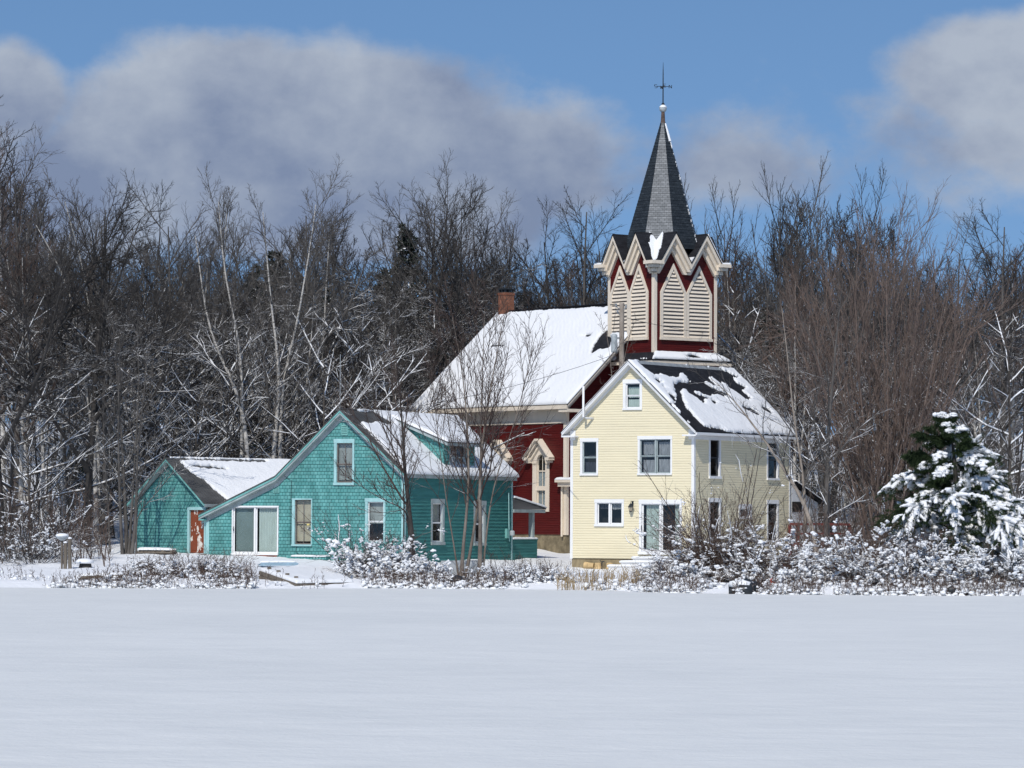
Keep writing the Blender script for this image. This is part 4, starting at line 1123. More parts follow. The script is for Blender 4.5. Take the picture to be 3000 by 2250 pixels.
for P_, b0, b1 in ga.values():
    for a0, a1 in ((b0 - .03, b0 + .17), (b1 - .17, b1 + .03)):
        mb = MB(); mb.box(P_, a0, a1, z_low, ztop - .1, -.01, .04); mb.build('corner_board', ct, tower, zs)
for key, P_, a0, a1, z0, zsh, zpk in lou:
    fwid = .17; c = .5 * (a0 + a1); f = MB()
    f.box(P_, a0, a0 + fwid, z0, zsh, 0.0, .09); f.box(P_, a1 - fwid, a1, z0, zsh, 0.0, .09)
    sl = (zpk - zsh) / (c - a0)
    for sg in (-1, 1):
        e_ = c + sg * (c - a0); iw = c + sg * (c - a0 - fwid); zin = zpk - fwid * sl * 1.0
        f.prism([P_(e_, zsh, .09), P_(c, zpk, .09), P_(c, zin, .09), P_(iw, zsh, .09)], Vector(P_(0, 0, -.0)) - Vector(P_(0, 0, .09)))
    f.box(P_, a0 - .02, a1 + .02, z0 - .14, z0, 0, .15)
    lo_ = f.build('louvre', ct, tower, zs)
    s = MB(); bk_ = MB(); n = int((zpk - z0) / .2); hgt = .2
    for i in range(n):
        z_ = z0 + i * hgt; zz_ = z_ + .13
        half = (c - a0 - fwid) if zz_ < zsh else (c - a0) * (zpk - zz_) / (zpk - zsh) - fwid
        if half < .06: break
        s.prism([P_(c - half, z_ + .015, .085), P_(c + half, z_ + .015, .085), P_(c + half, z_ + .135, .02), P_(c - half, z_ + .135, .02)], Vector(P_(0, .022, 0)) - Vector(P_(0, 0, 0)))
    s.build('slats', ct, lo_, zs)
    bk_.face([P_(x, z, .018) for x, z in ((a0 + .1, z0), (a1 - .1, z0), (a1 - .1, zsh), (c, zpk - .25), (a0 + .1, zsh))]); bk_.build('louvre_backing', 'sill wood', lo_, zs)
# eight small gables
og = .50                                                  # overhang of the gable eaves
zev = .5 * (TF(1850, 770)[1] + TS(2010, 772)[1]); zpk = zap + .14
gm = MB(); gt = MB()
for key, (P_, b0, b1) in ga.items():
    wd = (b1 - b0) / 2; sl = (zpk - zev) / (wd / 2)
    for i in range(2):
        mid = b0 + (i + .5) * wd
        for sg in (-1, 1):
            pm = mid + sg * wd / 2; outer = (i == 0 and sg == -1) or (i == 1 and sg == 1)
            gm.prism([P_(mid, zpk, og + .03), P_(pm, zev, og + .03), P_(pm, zev, -2.0), P_(mid, zpk, -2.0)], (0, 0, -.07), 0, [(0, 0), (0, -2), (2, -2), (2, 0)])
            # three stacked raking mouldings, cut off level at the foot
            for o0, o1, d0, d1, lim in ((.30, og, .05, .36, .34), (.15, .33, .28, .68, .50), (.02, .17, .58, 1.0, .64)):
                zc = lambda x, d_: zpk - sl * abs(x - mid) - d_
                zfl = zev - lim; xk = (zpk - d1 - zfl) / sl
                q = [P_(mid, zc(mid, d0), o1), P_(pm, max(zc(pm, d0), zfl + .01), o1), P_(pm, zfl, o1)]
                if xk < wd / 2: q.append(P_(mid + sg * xk, zfl, o1))
                else: q[2] = P_(pm, zc(pm, d1), o1)
                q.append(P_(mid, zc(mid, d1), o1))
                gt.prism(q, Vector(P_(0, 0, o0)) - Vector(P_(0, 0, o1)))
            if outer:                                     # level cornice round the tower corner
                for o0, o1, d0, d1 in ((-.1, og + .08, -.02, .16), (-.1, og - .06, .16, .34), (-.1, og - .24, .34, .56)):
                    e_ = .002 * (key in 'FB')
                    a2, b2 = sorted((pm - sg * .22, pm + sg * (o1 - e_))); gt.box(P_, a2, b2, zev - d1, zev - d0, o0 + e_, o1 - e_)
gm.build('tower_gables', 'black shingles', tower, zs); gt.build('cornice', ct, tower, zs)
# snow lying in the valleys between the gables at the four corners
for ci, (su, sv) in enumerate(((1, -1), (-1, -1), (1, 1), (-1, 1))):
    cu_, cv_ = tc_u + su * tw_u / 2, tc_v + sv * tw_v / 2
    n = 44; gr = np.linspace(-og - .06, 1.02, n + 1); Pp, Qq = np.meshgrid(gr, gr, indexing='ij')
    base = sl * np.maximum(np.maximum(Pp, Qq), 0)
    nz = fbm(Pp * 5 + 9, Qq * 5 + 9, 91 + ci, 3) - .5; nz2 = fbm(Pp * 14, Qq * 14, 95 + ci, 2) - .5
    fill = .18 + .70 * (Pp + Qq) * sl - .5 * np.maximum(np.maximum(Pp, Qq) - .62, 0) + .34 * nz + .16 * nz2
    if (su, sv) == (1, 1): fill = np.maximum(fill, np.where(Qq >= Pp - .25, base + .06 + .1 * nz, -1))
    if (su, sv) != (1, -1): fill = np.maximum(fill, np.where((Pp < .05) & (Qq < .05), .08 + .1 * nz, -1))
    ok = fill > base + .015
    idx = np.arange((n + 1) ** 2).reshape(n + 1, n + 1); f = ok[:-1, :-1] & ok[1:, :-1] & ok[1:, 1:] & ok[:-1, 1:]
    F = np.stack([idx[:-1, :-1][f], idx[1:, :-1][f], idx[1:, 1:][f], idx[:-1, 1:][f]], -1)
    if not len(F): continue
    V = np.stack([cu_ - su * Pp, cv_ - sv * Qq, zev + np.maximum(base, np.minimum(fill, base + .14)) + .01], -1).reshape(-1, 3)
    lw_ = V.copy(); lw_[:, 2] = zev + base.ravel() - .02; n0 = len(V)
    es = {(q[i], q[(i + 1) % 4]) for q in F for i in range(4)}; ed = np.array([e_ for e_ in es if (e_[1], e_[0]) not in es]).reshape(-1, 2)
    F = np.vstack([F, np.stack([ed[:, 1], ed[:, 0], ed[:, 0] + n0, ed[:, 1] + n0], -1)]); V = np.vstack([V, lw_])
    us = np.unique(F); rm = np.zeros(len(V), int); rm[us] = np.arange(len(us))
    put_snow('snow', (V[us], rm[F]), tower, zs)
for key in ('S', 'F'):
    P_, b0, b1 = ga[key]; pm = .5 * (b0 + b1); wdt = .20 if key == 'S' else .12; mb = MB()
    pts = [(pm - wdt * (.15 if key == 'S' else .4), zev + sl * wdt * .4), (pm, zev + .01), (pm + wdt, zev + sl * wdt)]
    mb.prism([P_(x, z + .015, og + .01) for x, z in pts], Vector(P_(0, 0, -.9)) - Vector(P_(0, 0, og + .01))); mb.build('snow', 'roof snow', tower, zs)
# spire: octagon, alternate faces of light and dark slate
ctr = K.world((tc_u, tc_v, 0)); Dc = ctr.y
zsp0 = CAMZ + (1533 - 735) * Dc / FPX; zsp1 = CAMZ + (1533 - 352) * Dc / FPX
ap0 = 97.5 / FPX * Dc * (735 - 352) / (694 - 352); sp_ = MB(); ap1 = .10
for k_ in range(8):
    th = math.pi / 4 * k_; d_ = Vector((math.cos(th), math.sin(th), 0)); tt = Vector((-math.sin(th), math.cos(th), 0)); t22 = math.tan(math.pi / 8)
    lo_ = Vector((tc_u, tc_v, zsp0)); hi_ = Vector((tc_u, tc_v, zsp1)); w0, w1 = ap0 * t22, ap1 * t22; h_ = zsp1 - zsp0
    rows = 40
    for i in range(rows):
        f0, f1 = i / rows, (i + 1) / rows; a_, b_ = ap0 + (ap1 - ap0) * f0 + .014, ap0 + (ap1 - ap0) * f1
        q0, q1 = a_ * t22, b_ * t22; z0_, z1_ = zsp0 + h_ * f0, zsp0 + h_ * f1; base = Vector((tc_u, tc_v, 0))
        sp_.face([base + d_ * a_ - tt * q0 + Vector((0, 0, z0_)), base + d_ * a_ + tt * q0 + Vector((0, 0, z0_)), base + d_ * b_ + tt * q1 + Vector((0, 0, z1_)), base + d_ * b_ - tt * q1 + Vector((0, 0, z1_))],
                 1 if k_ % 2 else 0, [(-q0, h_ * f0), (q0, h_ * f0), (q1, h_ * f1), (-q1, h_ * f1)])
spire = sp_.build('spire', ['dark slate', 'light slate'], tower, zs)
rng = random.Random(5); mb = MB()                       # snow streak caught on the shaded right-hand edge
for (f0, f1, th) in ((.80, .985, math.radians(22.5 - 45)),):
    pass
base = Vector((tc_u, tc_v, 0)); edge = Vector((math.cos(R(22.5)), math.sin(R(22.5)), 0))
pts = []
for i in range(12):
    f_ = .84 + .14 * i / 11; a_ = (ap0 + (ap1 - ap0) * f_) / math.cos(math.pi / 8) - .02; pts.append(base + edge * a_ + Vector((0, 0, zsp0 + (zsp1 - zsp0) * f_)))
mb.tube(pts, .09, 8, r1=.06)
for i in range(26):
    f_ = rng.uniform(.05, .84); a_ = (ap0 + (ap1 - ap0) * f_) / math.cos(math.pi / 8); p_ = base + edge * a_ + Vector((0, 0, zsp0 + (zsp1 - zsp0) * f_)); mb.tube([p_, p_ + Vector((0, 0, rng.uniform(.04, .16)))], rng.uniform(.012, .03), 5)
mb.build('snow', 'roof snow', spire, zs)
zf = zsp1 - .12; zB = CAMZ + (1532 - 315) * Dc / FPX; rB = 11 / FPX * Dc
mb = MB(); mb.lathe((tc_u, tc_v, zf), [(.17, -.28), (.15, 0), (.12, .12), (.10, .5), (.085, zB - zf)], 10); mb.build('finial_neck', 'old iron', spire, zs)
mb = MB(); mb.lathe((tc_u, tc_v, zB), [(.05, -rB * 1.05)] + [(rB * math.cos(R(a_)), rB * math.sin(R(a_))) for a_ in range(-70, 71, 20)] + [(.05, rB)], 14); fb = mb.build('finial_ball', 'galvanised', spire, zs, True)
mb = MB(); mb.lathe((tc_u, tc_v, zB), [(rB * 1.07 * math.cos(R(a_)), rB * 1.07 * math.sin(R(a_)) + .01) for a_ in (12, 30, 50, 70, 88)], 14); mb.build('snow', 'roof snow', spire, zs, True)
zv = CAMZ + (1531 - 248) * Dc / FPX; zvt = CAMZ + (1531 - 177) * Dc / FPX; sb = CAMZ + (1531 - 300) * Dc / FPX
mb = MB(); mb.lathe((tc_u, tc_v, zB + rB * .8), [(.035, 0), (.028, zvt - zB - rB - .6), (.008, zvt - zB - rB * .8)], 6); mb.lathe((tc_u, tc_v, sb), [(.0, -.08), (.07, -.05), (.09, 0), (.07, .05), (.0, .08)], 8)
vane = mb.build('weather_vane', 'dark metal', spire, zs)
arm = .33
for nm, ang in (('N', 0), ('W', 90), ('S', 180), ('E', 270)):
    th = R(ang) + K.phi + R(10); d_ = Vector((math.cos(th), math.sin(th), 0)); c_ = Vector((tc_u, tc_v, zv)); mb = MB()
    mb.tube([c_, c_ + d_ * arm], .018, 5)
    rt = K.I @ Vector((1, 0, 0)); o_ = c_ + d_ * (arm + .07); s_ = .085
    gl_ = {'N': [((-1, -1), (-1, 1)), ((-1, 1), (1, -1)), ((1, -1), (1, 1))], 'S': [((-1, -1), (1, -1)), ((1, -1), (1, 0)), ((1, 0), (-1, 0)), ((-1, 0), (-1, 1)), ((-1, 1), (1, 1))],
           'E': [((-1, -1), (-1, 1)), ((-1, 1), (1, 1)), ((-1, 0), (.6, 0)), ((-1, -1), (1, -1))], 'W': [((-1, 1), (-.5, -1)), ((-.5, -1), (0, .5)), ((0, .5), (.5, -1)), ((.5, -1), (1, 1))]}[nm]
    for (ax_, ay_), (bx_, by_) in gl_: mb.tube([o_ + rt * ax_ * s_ * .8 + Vector((0, 0, ay_ * s_)), o_ + rt * bx_ * s_ * .8 + Vector((0, 0, by_ * s_))], .018, 4)
    mb.build('compass_arm', 'dark metal', vane, zs)
# skirt roof round the foot of the tower and the broader stage below it
sk = .62; zsk1 = zt0 - .0; zsk0 = zt0 - .42
mb = MB(); lowz = zw0 - 1
for P_, b0, b1 in ((PF(vt - .28), ut - tw_u - .28, ut + .28), (PS(ut + .28), vt - .28, vt + tw_v + .28), (PB(vt + tw_v + .28), ut - tw_u, ut + .28)):
    wall(mb, P_, lambda z: b0, lambda z: b1, zw0, zsk0 - .1, .125, .017)
mb.build('tower_base', 'red clapboard', ch, zs)
mb = MB(); cb_ = []
cor = [(ut - tw_u, vt), (ut, vt), (ut, vt + tw_v), (ut - tw_u, vt + tw_v)]; outc = [(ut - tw_u - sk, vt - sk), (ut + sk, vt - sk), (ut + sk, vt + tw_v + sk), (ut - tw_u - sk, vt + tw_v + sk)]
for i in range(4):
    j = (i + 1) % 4
    mb.prism([(*cor[i], zsk1), (*cor[j], zsk1), (*outc[j], zsk0), (*outc[i], zsk0)], (0, 0, -.06), 0, [(0, 0), (4, 0), (4.6, -.75), (-.6, -.75)])
skr = mb.build('skirt_roof', 'black shingles', tower, zs)
mb = MB()
mb.hexa([(u, v_, z) for v_ in (vt - sk + .03, vt + tw_v + sk - .03) for z in (zsk0 - .24, zsk0 - .06) for u in (ut - tw_u - sk + .03, ut + sk - .03)]); mb.build('skirt_cornice', ct, tower, zs)
q = [(*cor[1], zsk1), (*cor[2], zsk1), (*outc[2], zsk0), (*outc[1], zsk0)]
put_snow('snow', snow_sheet(*q, .11, .05, [[(2.0, .45), (2.35, .36), (2.75, .45), (2.9, .7), (2.2, .72)]], .05, .03, 81), skr, zs)
q = [(*cor[0], zsk1), (*cor[1], zsk1), (*outc[1], zsk0), (*outc[0], zsk0)]
put_snow('snow', snow_sheet(*q, .06, .05, [[(.0, -.1), (4.4, -.1), (4.4, .9), (1.6, .9), (1.2, .5), (.6, .6), (0, .4)]], .06, .05, 82), skr, zs)

# ------------------------------------------------------------------ vegetation: branches grown level by level


def unit(a): return a / np.maximum(np.linalg.norm(a, axis=-1, keepdims=True), 1e-9)


def tubes(P, Rd, sides):
    """P (m, n, 3) paths, Rd (m, n) radii -> verts, quads"""
    m, n, _ = P.shape
    if m == 0: return np.zeros((0, 3)), np.zeros((0, 4), int)
    D = np.empty_like(P); D[:, 1:-1] = P[:, 2:] - P[:, :-2]; D[:, 0] = P[:, 1] - P[:, 0]; D[:, -1] = P[:, -1] - P[:, -2]; D = unit(D)
    d0 = D.mean(1); ref = np.where(np.abs(d0[:, 2:3]) > .8, np.array([[1., 0, 0]]), np.array([[0, 0, 1.]]))
    A = unit(np.cross(D, ref[:, None, :])); B = np.cross(D, A)
    th = np.arange(sides) * 2 * np.pi / sides
    V = P[:, :, None, :] + Rd[:, :, None, None] * (A[:, :, None, :] * np.cos(th)[:, None] + B[:, :, None, :] * np.sin(th)[:, None])
    idx = np.arange(m * n * sides).reshape(m, n, sides); j = np.roll(np.arange(sides), -1)
    F = np.stack([idx[:, :-1, :], idx[:, :-1, j], idx[:, 1:, j], idx[:, 1:, :]], -1).reshape(-1, 4)
    return V.reshape(-1, 3), F


def join(parts):
    Vs, Fs, o = [], [], 0
    for V, F in parts:
        Vs.append(V); Fs.append(F + o); o += len(V)
    return np.vstack(Vs), np.vstack(Fs)


def resample(pts, n):
    pts = np.asarray(pts, float); d = np.r_[0, np.cumsum(np.linalg.norm(np.diff(pts, axis=0), axis=1))]
    t_ = np.linspace(0, d[-1], n); q = np.stack([np.interp(t_, d, pts[:, i]) for i in range(3)], -1)
    for _ in range(2): q[1:-1] = .25 * q[:-2] + .5 * q[1:-1] + .25 * q[2:]
    return q


def spawn(rs, P, Rd, Lp, k, t0, t1, ang, lenf, n, wander, up, rf, rmin, prof=.6, jit=.35):
    """k children on each path; ang: (at t0, at t1) degrees from the parent's direction"""
    m, npt, _ = P.shape
    t_ = t0 + (t1 - t0) * (np.arange(k)[None, :] + rs.rand(m, k)) / k
    f = t_ * (npt - 1); i0 = np.clip(f.astype(int), 0, npt - 2); fr_ = (f - i0)[..., None]; rows = np.arange(m)[:, None]
    p0 = P[rows, i0] * (1 - fr_) + P[rows, i0 + 1] * fr_; d = unit(P[rows, i0 + 1] - P[rows, i0]); r0 = Rd[rows, i0]
    ref = np.where(np.abs(d[..., 2:3]) > .9, np.array([1., 0, 0]), np.array([0, 0, 1.])); a = unit(np.cross(d, ref)); b_ = np.cross(d, a)
    az = (np.arange(k) * 2.39996)[None, :] + rs.rand(m, 1) * 6.28 + rs.randn(m, k) * .5
    g0 = (t_ - t0) / max(t1 - t0, 1e-6); an = np.radians(ang[0] + (ang[1] - ang[0]) * g0 + rs.randn(m, k) * 8)
    D = unit(d * np.cos(an)[..., None] + (a * np.cos(az)[..., None] + b_ * np.sin(az)[..., None]) * np.sin(an)[..., None]).reshape(-1, 3)
    L_ = (Lp[:, None] * lenf * (1 - prof * g0) * (1 - jit + 2 * jit * rs.rand(m, k))).ravel()
    M = m * k; Q = np.empty((M, n, 3)); Q[:, 0] = p0.reshape(-1, 3)
    for i in range(1, n):
        D = unit(D + rs.randn(M, 3) * wander + np.array([0, 0, up])); Q[:, i] = Q[:, i - 1] + D * (L_ / (n - 1))[:, None]
    rr = np.maximum(np.minimum(r0.ravel() * rf, L_ * .022 + rmin), rmin)
    return Q, rr[:, None] * np.linspace(1, .45, n)[None, :] + 0 * Q[..., 0], L_


def grow(rs, trunks, levels, sides=(8, 5, 4, 3, 3)):
    """trunks: list of (points, r0, r1); returns trunk geometry, branch geometry and the twig paths"""
    P = np.stack([resample(p_, 14) for p_, _, _ in trunks]); Rd = np.stack([r0 * (1 - np.linspace(0, 1, 14) ** .8) + r1 for _, r0, r1 in trunks])
    Rd[:, 0] *= 1.35; Rd[:, 1] *= 1.1
    Lp = np.linalg.norm(np.diff(P, axis=1), axis=2).sum(1)
    tr_ = tubes(P, Rd, sides[0]); br = []; paths = []
    for li, lv in enumerate(levels):
        P, Rd, Lp = spawn(rs, P, Rd, Lp, **lv); br.append(tubes(P, Rd, sides[min(li + 1, len(sides) - 1)])); paths.append(P)
    return tr_, join(br), paths


ICO = None


def clumps(pts, size, rs, flat=.75):
    """irregular snow lumps: a small ball with pushed-in corners at each point"""
    global ICO
    if ICO is None:
        import bmesh
        bm = bmesh.new(); bmesh.ops.create_icosphere(bm, subdivisions=1, radius=1); ICO = (np.array([v_.co[:] for v_ in bm.verts]), np.array([[v_.index for v_ in f_.verts] for f_ in bm.faces])); bm.free()
    V0, F0 = ICO; k = len(pts)
    V = V0[None] * (1 + .45 * (rs.rand(k, len(V0), 1) - .5)); sc = np.stack([.7 + .7 * rs.rand(k), .7 + .7 * rs.rand(k), flat * (.7 + .6 * rs.rand(k))], -1)
    th = rs.rand(k) * 6.28; x = V[..., 0] * sc[:, :1]; y = V[..., 1] * sc[:, 1:2]; z = V[..., 2] * sc[:, 2:3]
    V = np.stack([x * np.cos(th)[:, None] - y * np.sin(th)[:, None], x * np.sin(th)[:, None] + y * np.cos(th)[:, None], z], -1) * size[:, None, None] + pts[:, None, :]
    return V.reshape(-1, 3), (F0[None] + (np.arange(k) * len(V0))[:, None, None]).reshape(-1, 3)


def straight(rs, H, lean=.03, wob=.02):
    n = 7; z = np.linspace(0, H, n); a = rs.randn(2) * lean * H
    x = a[0] * (z / H) ** 1.3 + np.cumsum(rs.randn(n)) * wob * H * .25; y = a[1] * (z / H) ** 1.3 + np.cumsum(rs.randn(n)) * wob * H * .25
    x -= x[0]; y -= y[0]; return np.stack([x, y, z], -1)


TW = .011
SPEC = {
    'maple': dict(H=18, r=.20, top=.02, lv=[dict(k=11, t0=.26, t1=.98, ang=(52, 34), lenf=.34, n=8, wander=.06, up=.035, rf=.6, rmin=.026, prof=.5),
                                       dict(k=8, t0=.15, t1=.97, ang=(46, 32), lenf=.44, n=6, wander=.08, up=.03, rf=.58, rmin=.016, prof=.45),
                                       dict(k=6, t0=.12, t1=1, ang=(38, 28), lenf=.46, n=4, wander=.09, up=.04, rf=.6, rmin=TW * .85, prof=.4),
                                       dict(k=3, t0=.15, t1=1, ang=(36, 26), lenf=.52, n=3, wander=.09, up=.03, rf=.7, rmin=TW * .6, prof=.4)]),
    'birch': dict(H=17, r=.15, top=.02, lv=[dict(k=20, t0=.30, t1=.98, ang=(44, 20), lenf=.32, n=8, wander=.05, up=.07, rf=.5, rmin=.02, prof=.6),
                                        dict(k=8, t0=.2, t1=.97, ang=(38, 26), lenf=.42, n=5, wander=.07, up=.05, rf=.55, rmin=.013, prof=.5),
                                        dict(k=6, t0=.15, t1=1, ang=(36, 26), lenf=.48, n=4, wander=.09, up=.02, rf=.6, rmin=TW * .75, prof=.4),
                                        dict(k=3, t0=.2, t1=1, ang=(34, 24), lenf=.5, n=3, wander=.09, up=.0, rf=.7, rmin=TW * .55, prof=.4)]),
    'poplar': dict(H=19, r=.19, top=.02, lv=[dict(k=15, t0=.40, t1=.95, ang=(48, 20), lenf=.36, n=9, wander=.035, up=.14, rf=.55, rmin=.03, prof=.55),
                                        dict(k=8, t0=.2, t1=.95, ang=(36, 26), lenf=.42, n=6, wander=.05, up=.12, rf=.55, rmin=.02, prof=.5),
                                        dict(k=7, t0=.15, t1=1, ang=(40, 30), lenf=.30, n=4, wander=.08, up=.10, rf=.6, rmin=TW * 1.0, prof=.4)]),
    'under': dict(H=8, r=.10, top=.012, lv=[dict(k=17, t0=.10, t1=.98, ang=(74, 34), lenf=.68, n=10, wander=.06, up=.035, rf=.6, rmin=.028, prof=.55),
                                       dict(k=7, t0=.2, t1=.98, ang=(38, 28), lenf=.38, n=6, wander=.08, up=.03, rf=.6, rmin=.016, prof=.5),
                                       dict(k=3, t0=.2, t1=1, ang=(36, 26), lenf=.42, n=3, wander=.10, up=.02, rf=.65, rmin=TW * .8, prof=.4)]),
}


def tree_meshes(name, seed, kind, tmat, bmat, trunks=None, lv=None):
    rs = np.random.RandomState(seed); sp_ = SPEC[kind]
    if trunks is None:
        H = sp_['H']; trunks = [(straight(rs, H), sp_['r'], sp_['top'])]
        if kind in ('maple', 'birch') and rs.rand() < .6:   # a second stem from low down
            q = straight(rs, H * rs.uniform(.75, .92), .10); trunks.append((q, sp_['r'] * .7, sp_['top']))
        if kind == 'maple':                                 # the trunk divides into spreading limbs that fill a rounded crown
            trunks = [(trunks[0][0] * np.array([1, 1, .93]), sp_['r'], .03)]; b0 = resample(trunks[0][0], 14); nl = rs.randint(5, 8); a0 = rs.rand() * 6.28; Rc = H * rs.uniform(.30, .42)
            for j in range(nl):
                s0 = b0[rs.randint(3, 8)]; th = a0 + 6.28 * (j + .4 * rs.rand()) / nl; rr_ = Rc * rs.uniform(.55, 1.0); zt_ = H * (1.0 - .42 * (rr_ / (H * .42)) ** 2) * rs.uniform(.88, 1.0)
                e_ = np.array([rr_ * math.cos(th), rr_ * math.sin(th), zt_]); md = s0 * .5 + e_ * .5 + np.array([.16 * rr_ * math.cos(th), .16 * rr_ * math.sin(th), -.04 * H]) + rs.randn(3) * .25
                trunks.append((np.stack([s0, md, e_]), sp_['r'] * rs.uniform(.38, .55), .018))
    tr_, br, paths = grow(rs, trunks, lv or sp_['lv'])
    return mesh_np(name + '_trunk', *tr_, tmat, True), mesh_np(name + '_branches', *br, bmat, True), paths


def snow_lines(name, paths, seed, levels=(0, 1), frac=(.8, .5), rad=(.034, .02), top=None):
    """snow lying in a ridge along the upper side of the flatter limbs"""
    rs = np.random.RandomState(seed); out = []
    for li, f_, r_ in zip(levels, frac, rad):
        P = paths[li]; d = unit(P[:, -1] - P[:, 0]); ok = (np.abs(d[:, 2]) < .86) & (rs.rand(len(P)) < f_)
        if top: ok &= P[:, 0, 2] < top * (.5 + .5 * rs.rand(len(P)))
        Q = P[ok]; n = Q.shape[1]; w = r_ * (.6 + .7 * rs.rand(len(Q), n)) * np.linspace(1.1, .5, n)[None]; w[:, -1] *= .4
        out.append(tubes(Q + np.array([0, 0, r_ * .95]), w, 5))
    return mesh_np(name + '_snow', *join(out), 'clump snow', True)


def plant(name, label, cat, group, loc, rz, sc, meshes, names=('trunk', 'branches')):
    o = thing(name, label, cat, loc, rz, group); o.scale = sc if isinstance(sc, tuple) else (sc,) * 3
    for nm, me in zip(names, meshes):
        c_ = link(nm, me, o)
        if nm == 'snow': c_['kind'] = 'stuff'
    return o


def top_h(px, py, D, z0):
    return at_depth(px, py, D).z - z0


PROTO = {}
PH = {}
for i in range(4): PROTO['birch', i] = tree_meshes('birch', 200 + i, 'birch', 'birch bark', ('grey bark', 'brown bark')[i % 2])[:2]
for i in range(3): PROTO['poplar', i] = tree_meshes('poplar', 300 + i, 'poplar', 'grey bark', ('dark bark', 'grey bark')[i % 2])[:2]
SNOWY = {}
for i in range(4):
    q = tree_meshes('under', 400 + i, 'under', 'snowy bark', 'snowy bark'); PROTO['under', i] = q[:2]; SNOWY['under', i] = snow_lines('under', q[2], 450 + i)
for i in range(5):
    q = tree_meshes('maple', 100 + i, 'maple', ('grey bark', 'dark bark')[i % 2], ('grey bark', 'dark bark', 'grey bark', 'woods bark', 'dark bark')[i]); PROTO['maple', i] = q[:2]
    if i in (0, 2, 4): SNOWY['maple', i] = snow_lines('maple', q[2], 460 + i, (0, 1), (.55, .22), (.026, .014), 11)
for k_, (a_, b_) in PROTO.items():
    co = np.empty(len(b_.vertices) * 3, np.float32); b_.vertices.foreach_get('co', co); PH[k_] = float(np.percentile(co[2::3], 99.8))
PNAME = dict(maple='bare_maple', birch='birch_tree', poplar='bare_poplar', under='understorey_tree')
SKY = [(-80, 260), (0, 275), (70, 330), (130, 430), (200, 520), (280, 540), (380, 590), (420, 545), (520, 530), (640, 545), (690, 610), (760, 575), (850, 505), (960, 510), (1040, 620), (1120, 680), (1180, 520), (1300, 490), (1400, 490),
       (1480, 600), (1560, 650), (1640, 580), (1800, 580), (1900, 620), (2020, 600), (2080, 540), (2150, 540), (2220, 560), (2260, 480), (2420, 460), (2500, 470), (2590, 500), (2640, 600), (2760, 600), (2850, 640), (2900, 615), (3080, 610)]
skx, sky_ = zip(*SKY)
GRP = 'bare trees of the wood behind the buildings'


def put_tree(kind, i, px, py, D, label, group=GRP, rz=None, seed=0, wide=1.0):
    rr = random.Random(seed or int(px * 7 + D)); p = on_ground(px, D); H = max(2.0, top_h(px, py, D, p.z)); sc = H / PH[kind, i]
    wd = wide * max(sc, .75 * sc + .25) if kind != 'under' else sc
    me = PROTO[kind, i] + ((SNOWY[kind, i],) if (kind, i) in SNOWY else ())
    return plant(PNAME[kind], label, 'tree', group, p - Vector((0, 0, .1)), rr.uniform(0, 6.28) if rz is None else rz, (wd, wd, sc), me, ('trunk', 'branches', 'snow'))


# trees one can pick out, each by its column, top and distance
NAMED = [
    ('maple', 3, 0, 262, 176, 'tall dark bare tree rising far above the others at the left edge', 1.1),
    ('maple', 1, 250, 520, 178, 'bare tree with the thick dark trunk left of the teal garage'),
    ('maple', 4, 305, 600, 181, 'second thick dark trunk between the feeder pole and the teal garage'),
    ('maple', 2, 520, 525, 192, 'bare tree with the broad rounded crown above the teal garage'),
    ('maple', 3, 430, 540, 196, 'bare tree with fine grey twigs left of the broad rounded crown'),
    ('birch', 2, 640, 540, 194, 'slender birch with an upright narrow top right of the broad rounded crown'),
    ('maple', 0, 905, 492, 196, 'bare tree with a tall domed crown above the peak of the teal house'),
    ('maple', 1, 1230, 520, 212, 'bare tree leaning left beside the tall crown over the chimney'),
    ('poplar', 0, 1450, 610, 216, 'thin bare tree just right of the church chimney'),
    ('maple', 4, 1700, 560, 218, 'dark bare tree with a vase-shaped crown just left of the steeple'),
    ('maple', 3, 1620, 580, 220, 'greyish bare tree between the chimney and the vase-shaped crown'),
    ('poplar', 1, 2035, 510, 216, 'sparse bare poplar touching the right side of the slate spire'),
    ('poplar', 2, 2130, 515, 214, 'sparse bare poplar standing alone against the sky right of the spire'),
    ('poplar', 0, 2300, 470, 205, 'bare poplar with the left one of three tall open crowns right of the steeple'),
    ('poplar', 1, 2430, 448, 207, 'bare poplar with the middle one of three tall open crowns right of the steeple'),
    ('poplar', 2, 2540, 470, 209, 'bare poplar with the right one of three tall open crowns right of the steeple'),
    ('maple', 4, 2940, 600, 190, 'dark bare tree at the right edge behind the snowy pine'),
    ('maple', 0, 2800, 615, 196, 'bare tree behind the right side of the reddish fan-shaped tree'),
    ('birch', 3, 2330, 720, 184, 'crooked pale-stemmed tree between the yellow house and the reddish tree'),
    ('birch', 1, 60, 700, 180, 'pale-stemmed tree leaning at the far left below the tallest tree'),
]
for q in NAMED:
    put_tree(q[0], q[1], q[2], q[3], q[4], q[5], None, wide=q[6] if len(q) > 6 else 1.0)
rr = random.Random(11)
ZN = [(-60, 380, 184, 222, 10, 'bare tree in the dark wood left of the teal garage'), (380, 1230, 190, 228, 23, 'bare tree in the dark wood above the teal roofs'),
      (1230, 1780, 216, 240, 12, 'bare tree in the dark wood above the snowy church roof'), (2090, 2340, 200, 236, 10, 'bare tree in the dark wood between steeple and reddish tree'),
      (2340, 3060, 186, 232, 18, 'bare tree in the dark wood behind the reddish tree and snowy pine')]
